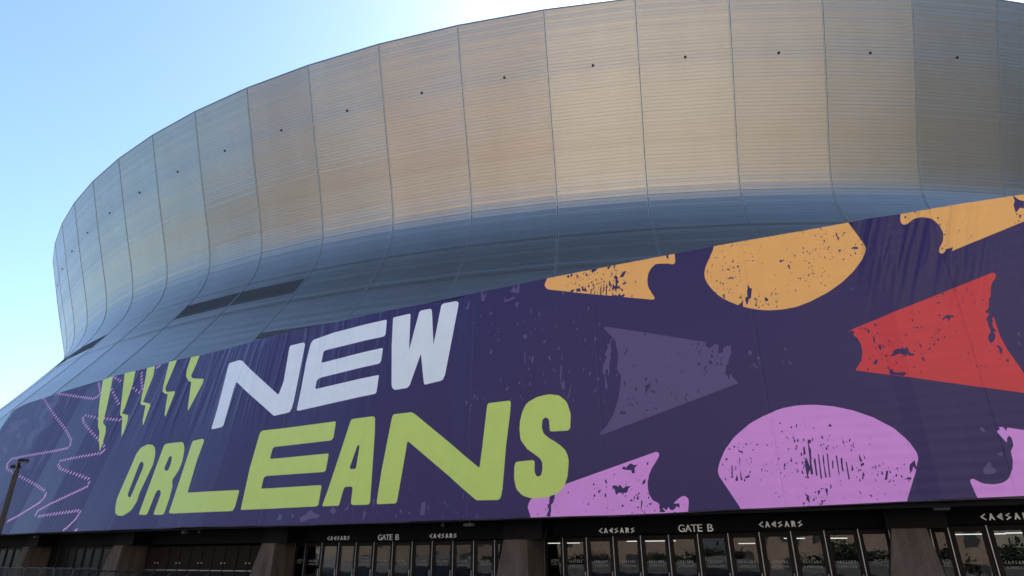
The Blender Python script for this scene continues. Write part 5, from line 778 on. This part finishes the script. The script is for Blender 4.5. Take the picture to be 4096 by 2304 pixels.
def glass_door(s0, s1, decal=None, side=1, sidelight=False, small=False):
    """bronze door leaf: stiles and rails, glass, pull handle, bright mullion strip on its left edge"""
    wd = s1 - s0
    zt = ztop(.5 * (s0 + s1))
    root = MB()
    st = .075 if sidelight else .10
    z0, z1 = -EYE + .02, zt
    root.box(.03, .03 + st, 0, .05, z0, z1); root.box(wd - .03 - st, wd - .03, 0, .05, z0, z1)
    root.box(.03 + st, wd - .03 - st, 0, .05, z1 - .13, z1); root.box(.03 + st, wd - .03 - st, 0, .05, z0, z0 + .25)
    if not sidelight:
        root.box(.03 + st, wd - .03 - st, .012, .045, -EYE + .93, -EYE + 1.01)
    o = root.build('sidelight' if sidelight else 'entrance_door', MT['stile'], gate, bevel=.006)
    o.location = GW(s0, DOFF, 0); o.rotation_euler = (0, 0, FRONT_RZ)
    gl = MB(); gl.box(.03 + st, wd - .03 - st, .020, .026, z0 + .25, z1 - .13)
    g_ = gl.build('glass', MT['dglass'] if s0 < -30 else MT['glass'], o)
    g_.location.x, g_.location.y = wd / 2, .023
    for v in g_.data.vertices: v.co.x -= wd / 2; v.co.y -= .023
    g_.rotation_euler = (random.uniform(-.006, .006), 0, random.uniform(-.012, .012))      # no two panes hang quite true
    if not sidelight:
        h = MB(); x = .03 + st * .5 if side < 0 else wd - .03 - st * .5
        h.tube([(x, -.0, -.80), (x, -.06, -.80), (x, -.06, -1.12), (x, 0, -1.12)], .014, 8)
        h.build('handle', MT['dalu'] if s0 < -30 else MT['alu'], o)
    if decal:
        d = link(bpy.data.objects.new('decal', decal), o); d.location = (wd / 2, .0155, -.52)
    if small:
        d = link(bpy.data.objects.new('decal', DEC_SMALL), o); d.location = (wd / 2, .0155, -.36)
    return o
def mullion(s, z1=None):
    mb = MB(); zt = (ztop(s) if z1 is None else z1) + .03
    mb.box(-.028, .028, -.02, .06, -EYE, zt)
    o = mb.build('mullion', MT['frame'], gate); o.location = GW(s, DOFF, 0); o.rotation_euler = (0, 0, FRONT_RZ)
    mb = MB(); mb.box(-.011, .011, -.034, -.02, -EYE, zt - .01)
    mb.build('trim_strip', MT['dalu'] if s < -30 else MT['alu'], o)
def bay_doors(ms, decals, smalls=()):
    for i, (a, b) in enumerate(zip(ms, ms[1:])):
        kind, d = decals[i]
        glass_door(a, b, d, 1, kind == 's', i in smalls)
    for m_ in ms: mullion(m_)
D, A = DEC_MAIN, DEC_ASM
bay_doors([-22.45, -21.83, -20.87, -19.92, -18.97, -18.02, -17.06, -16.09, -15.13, -14.17, -13.24, -12.33, -11.75],
          [('s', A)] + [('d', D)] * 10 + [('s', None)], smalls=(4, 6, 8))
bay_doors([-10.30, -9.58, -8.69, -7.72, -6.76, -5.82, -4.88, -3.94, -3.01, -2.11, -1.20, -.31, .46],
          [('s', A)] + [('d', D)] * 10 + [('s', A)])
bay_doors([1.46, 1.88, 2.75, 3.63, 4.51, 5.39, 6.27, 7.15], [('s', A)] + [('d', None)] + [('d', D)] * 5)
bay_doors([-41.7 + i * .82 for i in range(10)], [('d', None)] * 9)
bay_doors([-51.7 + i * .85 for i in range(11)], [('d', None)] * 10)
# solid brown doors with round knobs between the second and third piers
ks = [-32.75, -31.89, -31.04, -30.22, -29.42, -28.60, -27.78, -26.96, -26.12, -25.30, -24.45]
for i, (a, b) in enumerate(zip(ks, ks[1:])):
    mb = MB(); wd = b - a
    mb.box(.03, wd - .03, 0, .05, -EYE + .02, .16)
    o = mb.build('solid_door', MT['solid'], gate, bevel=.006); o.location = GW(a, DOFF, 0); o.rotation_euler = (0, 0, FRONT_RZ)
    kb = MB()
    kb.tube([(.10 if i % 2 else wd - .14, 0, -.585), (.10 if i % 2 else wd - .14, -.03, -.585), (.10 if i % 2 else wd - .14, -.05, -.585)], [.02, .045, .028], 12)
    kb.build('knob', MT['alu'], o)
    mb = MB(); mb.box(.05, wd - .05, -.05, -.01, -.925, -.885)
    mb.build('push_rail', MT['alu'], o)
for m_ in ks:
    mb = MB(); mb.box(-.03, .03, -.03, .06, -EYE, .19)
    o = mb.build('mullion', MT['frame'], gate); o.location = GW(m_, DOFF, 0); o.rotation_euler = (0, 0, FRONT_RZ)

# ================================================================== the printed banner
ang_break = [(-50, 0), (-45.2, .06), (-42.6, -.06), (-39.6, .09), (-36.4, -.03), (-33.0, .08), (-29.6, -.03), (-26.2, .07), (-22.4, -.05), (-18.2, .06),
             (-13.2, -.10), (-12.6, -.03), (-7.0, .0), (-1.2, .03), (1.3, .02), (1.75, .07), (2.6, .02), (6.0, .0), (9.6, .0)]
BX = np.array([a for a, _ in ang_break]); BO = np.array([b for _, b in ang_break])
def offset(s, z):
    """how far the cloth stands out from the flat front: strips of cloth meet at slight angles"""
    return float(np.interp(s, BX, BO)) - slope_back(s) * (z - .95)
def dec(t): 
    a = [int(x) for x in t.split()]
    return [(a[i] / 100., a[i + 1] / 100.) for i in range(0, len(a), 2)]
low, top = dec(OUTLINE_LOW), dec(OUTLINE_TOP)
outline = low + top[::-1]
polys = []          # (owner part, colour, points), painter's order
prng = random.Random(9)
part_id = 0
for entry in ART:
    head, body = entry.split('|')
    if head.startswith('@'):
        col = head[1:]
        for it in body.split(';'):
            s, z, a, b = [int(x) / 100. for x in it.split()]
            n = 5 if b < .1 else 6
            th, tl = prng.random() * 6.28, prng.uniform(-.35, .35)
            pts = []
            for i in range(n):
                t = th + i * 2 * PI / n; k_ = prng.uniform(.72, 1.25)
                x, y = a / 2 * math.cos(t) * k_, b / 2 * math.sin(t) * k_
                pts.append((s + x * math.cos(tl) - y * math.sin(tl), z + x * math.sin(tl) + y * math.cos(tl)))
            polys.append(('fabric' if col == 'B' else 'ink_speckle', col, pts))
    else:
        name, col = head.split(':')
        for it in body.split(';'):
            part_id += 1
            own_ = 'fabric' if col == 'B' else ('ink_speckle' if name == 'speck' else ('edge_dash' if name == 'dash' else '%s#%d' % (name, part_id)))
            polys.append((own_, col, dec(it)))
    if len(polys) and head.startswith('printed_swirl') and False: pass
dt = dec(DOTS)
dotp = []
for s, z in dt:
    dotp.append(('dotted_line', 'D', [(s + .074 * math.cos(t) + .026 * math.sin(t), z + .096 * math.sin(t)) for t in np.arange(8) * PI / 4]))
ib = next(i for i, p in enumerate(polys) if p[0].startswith('printed_bolt'))
polys = polys[:ib] + dotp + polys[ib:]
cv, ce = [], []
def loop(pts):
    b = len(cv); n = len(pts)
    cv.extend(Vector(p) for p in pts)
    ce.extend((b + i, b + (i + 1) % n) for i in range(n))
loop(outline)
for _, _, p in polys: loop(p)
for bs in BX[1:-1]:                                    # fold lines between the strips
    b = len(cv); zz = np.linspace(.9, 9.5, 9)
    for z in zz:
        cv.append(Vector((bs, z)))
    ce.extend((b + i, b + i + 1) for i in range(8))
for s in np.arange(-50, 9.4, .8):
    for z in np.arange(1.2, 9.2, .8):
        cv.append(Vector((s + random.uniform(-.1, .1), z + random.uniform(-.1, .1))))
res = delaunay_2d_cdt(cv, ce, [], 0, 1e-4)
V2 = np.array([v[:] for v in res[0]]); TRI = np.array([f for f in res[2] if len(f) == 3])
cen = V2[TRI].mean(1)
def inside(poly, pts):
    x, y = pts[:, 0], pts[:, 1]; r = np.zeros(len(pts), bool)
    P = np.array(poly); Q = np.roll(P, -1, 0)
    for (x0, y0), (x1, y1) in zip(P, Q):
        c = (y0 > y) != (y1 > y)
        if c.any():
            r[c] ^= x[c] < (x1 - x0) * (y[c] - y0) / (y1 - y0) + x0
    return r
keep = inside(outline, cen)
TRI, cen = TRI[keep], cen[keep]
owner = np.zeros(len(TRI), int); colour = np.array(['B'] * len(TRI))
names = ['fabric']; idx = {'fabric': 0}
for own_, col, pts in polys:
    P = np.array(pts); lo, hi = P.min(0), P.max(0)
    cand = np.where((cen[:, 0] >= lo[0]) & (cen[:, 0] <= hi[0]) & (cen[:, 1] >= lo[1]) & (cen[:, 1] <= hi[1]))[0]
    if not len(cand): continue
    hit = cand[inside(pts, cen[cand])]
    if own_ not in idx: idx[own_] = len(names); names.append(own_)
    owner[hit] = idx[own_]; colour[hit] = col
INK = dict(B=(.028, .0165, .098), M=(.100, .072, .185), F=(.066, .045, .150), W=(.73, .80, .85), G=(.54, .69, .15), O=(.86, .44, .125), R=(.63, .042, .050), P=(.72, .30, .73), D=(.70, .33, .66), Y=(.65, .62, .12), T=(.06, .45, .50))
VIN = {k_: vinyl('banner_ink_' + n_, INK[k_]) for k_, n_ in dict(B='night_purple', M='mauve', F='faint_mauve', W='white', G='lime', O='orange', R='red', P='pink', D='rose', Y='yellow', T='teal').items()}
banner = empty('banner', W(-20, 0, .9))
tag(banner, 'huge purple printed banner reading NEW ORLEANS hung across the stadium front', 'banner')
BM0 = Vector(banner.location)
def on_banner(s, z, extra=0.0):
    return Vector(W(s, -offset(s, z) - extra, z)) - BM0
P3 = {}
for pid, nm in enumerate(names):
    sel = np.where(owner == pid)[0]
    if not len(sel): continue
    cols = sorted(set(colour[sel]))
    used, inv = np.unique(TRI[sel], return_inverse=True)
    tri = inv.reshape(-1, 3)
    verts = [tuple(on_banner(*V2[i])) for i in used]
    me = bpy.data.meshes.new(nm.split('#')[0])
    me.from_pydata(verts, [], tri.tolist())
    for c in cols: me.materials.append(VIN[c])
    me.polygons.foreach_set('material_index', [cols.index(c) for c in colour[sel]])
    uv = me.uv_layers.new(name='metres')
    uv.data.foreach_set('uv', V2[TRI[sel]].reshape(-1).astype(np.float32))
    me.update()
    o = link(bpy.data.objects.new(nm.split('#')[0], me), banner)
    if nm in ('ink_speckle', 'dotted_line'): tag(o, kind='stuff')
# hem tube along the bottom edge, slightly wavy
hm = MB()
pts = []
for a, b in zip(low[1:], low[2:]):
    n = max(1, int((b[0] - a[0]) / .5))
    for i in range(n):
        t = i / n; pts.append((a[0] + (b[0] - a[0]) * t, a[1] + (b[1] - a[1]) * t))
hm.tube([on_banner(s, z - .012 + .012 * math.sin(s * 2.1) * math.sin(s * .7), -.035) for s, z in pts], .022, 6)
hm.build('hem', MT['hem'], banner)

# ================================================================== fittings under the soffit
def housing(s, off, z, w_, h_, d_, label, cat, name, round_=False):
    t = empty(name, W(s, off, z), FRONT_RZ)
    b = MB()
    b.box(-w_ / 2, w_ / 2, -d_ / 2, d_ / 2, -h_ / 2, h_ / 2); b.build('housing', MT['boxgrey'], t, bevel=.012)
    b = MB(); b.box(-.02, .02, -.02, .02, h_ / 2, .862 - z if .862 - z > h_ / 2 + .01 else h_ / 2 + .02); b.build('bracket', MT['boxgrey'], t)
    if round_:
        b = MB(); b.tube([(0, 0, -h_ / 2), (0, 0, -h_ / 2 - .03), (0, 0, -h_ / 2 - .06)], [.05, .045, .015], 12); b.build('lens_dome', MT['black'], t)
    tag(t, label, cat)
housing(-41.25, .8, .735, .16, .10, .2, 'small grey junction box under the dark soffit above the leftmost pier', 'junction box', 'junction_box')
housing(-28.47, .8, .775, .22, .12, .22, 'square grey box beside the dome camera above the solid brown doors', 'junction box', 'junction_box')
housing(-27.45, .8, .77, .10, .07, .1, 'dome camera hanging above the solid brown doors', 'camera', 'security_camera', True)
housing(-13.85, .8, .765, .10, .08, .1, 'dome camera hanging near the fourth pier above the farther glass doors', 'camera', 'security_camera', True)
housing(-12.69, .8, .76, .40, .11, .25, 'long grey flood light housing under the soffit left of the fourth pier', 'light housing', 'soffit_light')
housing(1.75, .8, .86, .38, .14, .25, 'long grey flood light housing under the soffit above the fifth pier', 'light housing', 'soffit_light')
# loose cables by the fourth pier
cb = MB()
cb.tube([W(-10.2, 1.2, .55), W(-10.22, 1.0, .25), W(-10.15, .98, -.02), W(-9.98, .98, -.1), W(-9.85, 1.0, .1), W(-9.8, 1.2, .6)], .012, 5)
cb.tube([W(-10.9, .86, .26), W(-10.7, .84, .22), W(-10.4, .8, .23), W(-10.2, .84, .3)], .010, 5)
tag(cb.build('loose_cable', MT['cable']), 'thin black cable looping down beside the fourth pier', 'cable')

# ================================================================== lamp post
lamp = empty('lamp_post', (-13.17, 17.0, 0), math.radians(37.8))
tag(lamp, 'slim black lamp post with two flat heads at the left edge', 'lamp post')
b = MB(); b.box(-.06, .06, -.06, .06, 0, EYE + 1.97); b.build('pole', MT['black'], lamp, bevel=.012)
b = MB(); b.box(-.17, .17, -.17, .17, 0, .03); b.build('base_plate', MT['black'], lamp, bevel=.006)
b = MB(); b.tube([(0, 0, EYE + 1.97), (0, 0, EYE + 2.20)], .045, 10); b.build('neck', MT['black'], lamp)
b = MB(); b.tube([(.04, -.34, EYE + 2.19), (0, 0, EYE + 2.16), (-.04, .34, EYE + 2.10)], .03, 8); b.build('arm', MT['black'], lamp)
for sx, sy, hz in ((.075, -.34, 2.17), (-.05, .34, 2.07)):
    h = MB()
    n = 16
    for zz0, zz1, g0, g1 in ((0, .035, .94, 1.0), (.035, .075, 1.0, .8)):
        rings = []
        for zc, gsc in ((zz0, g0), (zz1, g1)):
            ring = []
            for i in range(n):
                t = 2 * PI * (i + .5) / n
                c, s_ = math.cos(t), math.sin(t)
                x = math.copysign(abs(c) ** .45, c) * .135 * gsc; y = math.copysign(abs(s_) ** .45, s_) * .19 * gsc
                ring.append((sx + x, sy + y, EYE + hz + zc))
            rings.append(ring)
        for i in range(n):
            h.face([rings[0][i], rings[0][(i + 1) % n], rings[1][(i + 1) % n], rings[1][i]])
        h.face(rings[0][::-1]); h.face(rings[1])
    o = h.build('lamp_head', MT['black'], lamp)
    for dx in (-.075, .075):
        l = MB(); l.box(sx + dx * .7 - .04, sx + dx * .7 + .04, sy - .14, sy + .14, EYE + hz - .012, EYE + hz - .002); l.build('led_window', MT['led'], o)

# ================================================================== crowd barriers and rack by the left piers
def barrier(p0, p1, label):
    a, b = Vector(p0), Vector(p1); d = b - a; ln = d.length
    t = empty('crowd_barrier', (a.x, a.y, 0), math.atan2(d.y, d.x))
    f = MB(); H = 1.20; r = .12
    path = [(.02, 0, .18), (.02, 0, H - r), (.055, 0, H - r * .3), (.02 + r, 0, H), (ln - .06 - r, 0, H), (ln - .095, 0, H - r * .3), (ln - .06, 0, H - r), (ln - .06, 0, .18), (.02, 0, .18)]
    f.tube(path, .021, 8); f.build('frame', MT['galv'], t, smooth=True)
    nb = max(6, int(ln / .105))
    for i in range(1, nb):
        x = .02 + (ln - .08) * i / nb
        q = MB(); q.tube([(x, 0, .19), (x, 0, H - .02)], .0075, 6); q.build('bar', MT['galv'], t)
    for x in (.25, ln - .3):
        q = MB(); q.tube([(x, -.28, .02), (x, -.05, .16), (x, .05, .16), (x, .28, .02)], .018, 6); q.build('foot', MT['galv'], t)
    return tag(t, label, 'barrier', 'steel crowd barriers along the left piers')
bp = [(-29.0, 38.0), (-27.45, 37.0), (-25.95, 36.05), (-24.65, 35.45), (-23.5, 34.75), (-22.0, 33.95), (-20.6, 33.7)]
names_b = ['steel crowd barrier farthest left, beyond the lamp post', 'steel crowd barrier in front of the leftmost pier, second from the left picture edge', 'steel crowd barrier with tight bars, third from the left picture edge',
           'short steel crowd barrier, fourth from the left picture edge', 'long steel crowd barrier with rounded corners, fifth from the left picture edge', 'shadowed steel crowd barrier nearest the second pier']
for i, nm in enumerate(names_b):
    barrier(bp[i] + (0,), bp[i + 1] + (0,), nm)
rack = empty('bike_rack', W(-30.5, -.9, -EYE), FRONT_RZ)
tag(rack, 'dark tubular rack with a row of hoops in front of the second pier', 'bike rack')
b = MB(); b.tube([(-1.9, 0, 0), (-1.9, 0, .95), (-1.78, 0, 1.10), (-1.6, 0, 1.14), (6.6, 0, 1.14), (6.75, 0, 1.08), (6.8, 0, .95), (6.8, 0, 0)], .03, 8); b.build('top_rail', MT['rackb'], rack, smooth=True)
for i in range(22):
    x = -1.7 + i * .39
    b = MB(); b.tube([(x, -.02, 1.10), (x - .03, -.16, 1.06), (x - .05, -.25, .95), (x - .05, -.27, .3), (x, -.02, .25)], .013, 6); b.build('hoop', MT['galv'] if i % 3 == 0 else MT['rackb'], rack, smooth=True)

# ================================================================== city and trees across the plaza (seen in the metal and the glass)
MT['stoneA'] = mat('salmon_stone', (.43, .325, .245), .8, 0, .08, .3)
MT['stoneB'] = mat('beige_limestone', (.62, .54, .44), .8, 0, .08, .3)
MT['stoneE'] = mat('brown_brick', (.31, .24, .185), .8, 0, .08, .3)
MT['stoneF'] = mat('grey_concrete', (.27, .27, .265), .8, 0, .08, .3)
MT['stoneC'] = mat('tan_concrete', (.58, .495, .39), .8, 0, .08, .3)
MT['stoneD'] = mat('shade_toned_stone', (.27, .25, .212), .5, 0, .08, .3)  # shade put into the tone: stands for unlit facades mirrored in the right bays
MT['cglass'] = mat('office_glass', (.10, .10, .10), .3, .1, .1, .4)
MT['leafm'] = mat('oak_leaf', (.026, .040, .014), .7, 0, .45, .9)
MT['bark'] = mat('oak_bark', (.10, .075, .055), .9, 0, .2, 6)
def tower(name, x, y, wx, wy, hgt, rz, wallm, rows, colsn, label):
    t = empty(name, (x, y, -7), rz)
    b = MB(); b.box(-wx / 2, wx / 2, -wy / 2, wy / 2, 0, hgt); b.build('wall', wallm, t)
    b = MB(); b.box(-wx / 2 - .4, wx / 2 + .4, -wy / 2 - .4, wy / 2 + .4, hgt, hgt + 1.4); b.build('parapet', wallm, t)
    fh = hgt / rows; cw = wx / colsn
    q = MB(); q.box(-cw * .24, cw * .24, -.02, .12, -fh * .25, fh * .25); wm = q.mesh('window', MT['cglass'])
    for r_ in range(rows):
        for c in range(colsn):
            o = link(bpy.data.objects.new('window', wm), t)
            o.location = (-wx / 2 + (c + .5) * cw, wy / 2, (r_ + .55) * fh)
    return tag(t, label, 'building')
for x, y, wx, hgt, m_, nr, nc, lab in (
        (-172, 6, 40, 52, 'stoneF', 5, 6, 'low grey block at the far left of the plaza'),
        (-162, -44, 44, 69.9, 'stoneE', 9, 7, 'brown brick tower left behind the camera'),
        (-120, -90, 44, 78, 'stoneA', 10, 7, 'salmon stone tower across the plaza, mirrored in the gate doors'),
        (-70, -122, 48, 73, 'stoneA', 10, 8, 'salmon stone tower with a plain parapet beside its twin'),
        (-14, -136, 56, 80, 'stoneB', 10, 9, 'beige tower across the plaza, straight behind the camera'),
        (46, -136, 56, 84, 'stoneB', 9, 9, 'beige limestone tower right behind the camera'),
        (102, -120, 52, 76, 'stoneC', 9, 8, 'tan tower to the right behind the camera'),
        (150, -88, 50, 78, 'stoneD', 9, 7, 'shade-toned tower far right behind the camera'),
        (184, -46, 44, 82, 'stoneD', 9, 7, 'added shade-toned tower on the right of the plaza'),  # unseen, added so the right bays mirror something dark
        (202, 2, 44, 70, 'stoneD', 8, 7, 'added shade-toned block beside the right end of the stadium')):
    tower('office_tower', x, y, wx, 26, hgt + (7 if hgt > 69 else 0), math.atan2(x - 10, -(y - 36)) , MT[m_], nr, nc, lab)
def tree(x, y, h, r, seed, label):
    rr = random.Random(seed)
    t = empty('oak_tree', (x, y, -7))
    b = MB(); b.tube([(0, 0, 0), (.1, 0, h * .3), (0, .15, h * .55)], [.28, .2, .1], 8)
    for i in range(5):
        a = i * 1.26 + rr.random()
        b.tube([(0, .1, h * .38), (math.cos(a) * r * .4, math.sin(a) * r * .4, h * .58), (math.cos(a) * r * .75, math.sin(a) * r * .75, h * .72)], [.12, .07, .03], 6)
    b.build('trunk', MT['bark'], t)
    c = MB()
    for i in range(1400):
        th = rr.random() * 6.283; u = rr.uniform(-1, 1); k_ = rr.random() ** .4
        p = Vector((math.cos(th) * math.sqrt(1 - u * u) * r * k_, math.sin(th) * math.sqrt(1 - u * u) * r * k_, h * .68 + u * h * .32 * k_))
        p += Vector((rr.gauss(0, .2), rr.gauss(0, .2), rr.gauss(0, .2)))
        a = Vector((rr.gauss(0, 1), rr.gauss(0, 1), rr.gauss(0, 1))).normalized() * .22
        b_ = a.cross(Vector((rr.gauss(0, 1), rr.gauss(0, 1), rr.gauss(0, 1)))).normalized() * .16
        c.face([p - a, p + b_, p + a, p - b_])
    c.build('crown', MT['leafm'], t, fix=False)
    tag(t, label, 'tree', 'trees across the plaza')
TREES = ((-62, -30, 9.0, 3.6, 'in front of the salmon tower'), (-50, -44, 8.4, 3.4, 'left of the plain salmon twin tower'), (-33, -52, 9.4, 3.8, 'tallest on the street behind the camera'),
         (-14, -58, 8.6, 3.4, 'straight behind the camera'), (8, -56, 9.0, 3.5, 'in front of the beige limestone tower'), (-41, -36, 8.0, 3.2, 'lowest, below the plaza edge'),
         (-24, -38, 8.8, 3.2, 'near the plaza edge, left of straight behind the camera'), (28, -52, 9, 3.5, 'rightmost of the row behind the camera'))
for i, (x, y, h, r, lab) in enumerate(TREES):
    tree(x, y, h, r, 40 + i, 'young oak ' + lab)

def hedge(x, y, ln, rz, seed, label):  # unseen hedge added to darken what the lower door panes mirror
    rr = random.Random(seed)
    t = empty('hedge', (x, y, 0), rz)
    q = MB(); q.box(-ln / 2, ln / 2, -.6, .6, 0, .45); q.build('planter', MT['stoneF'], t, bevel=.03)
    c = MB()
    for i in range(900):
        p = Vector((rr.uniform(-ln / 2, ln / 2), rr.gauss(0, .3), .45 + abs(rr.gauss(0, .42))))
        a = Vector((rr.gauss(0, 1), rr.gauss(0, 1), rr.gauss(0, 1))).normalized() * .16
        d_ = a.cross(Vector((rr.gauss(0, 1), rr.gauss(0, 1), rr.gauss(0, 1)))).normalized() * .11
        c.face([p - a, p + d_, p + a, p - d_])
    c.build('foliage', MT['leafm'], t, fix=False)
    tag(t, label, 'hedge', 'added hedges along the plaza edge')
for i, (x, lab) in enumerate(((-62, 'leftmost added hedge at the plaza edge'), (-44, 'added hedge at the plaza edge below the salmon tower'), (-26, 'added hedge at the plaza edge left of the camera'),
                              (-8, 'added hedge at the plaza edge straight behind the camera'), (12, 'rightmost added hedge at the plaza edge'))):
    hedge(x, -14.5 + (i % 2) * .4, 14, .02 * (i - 2), 80 + i, lab)
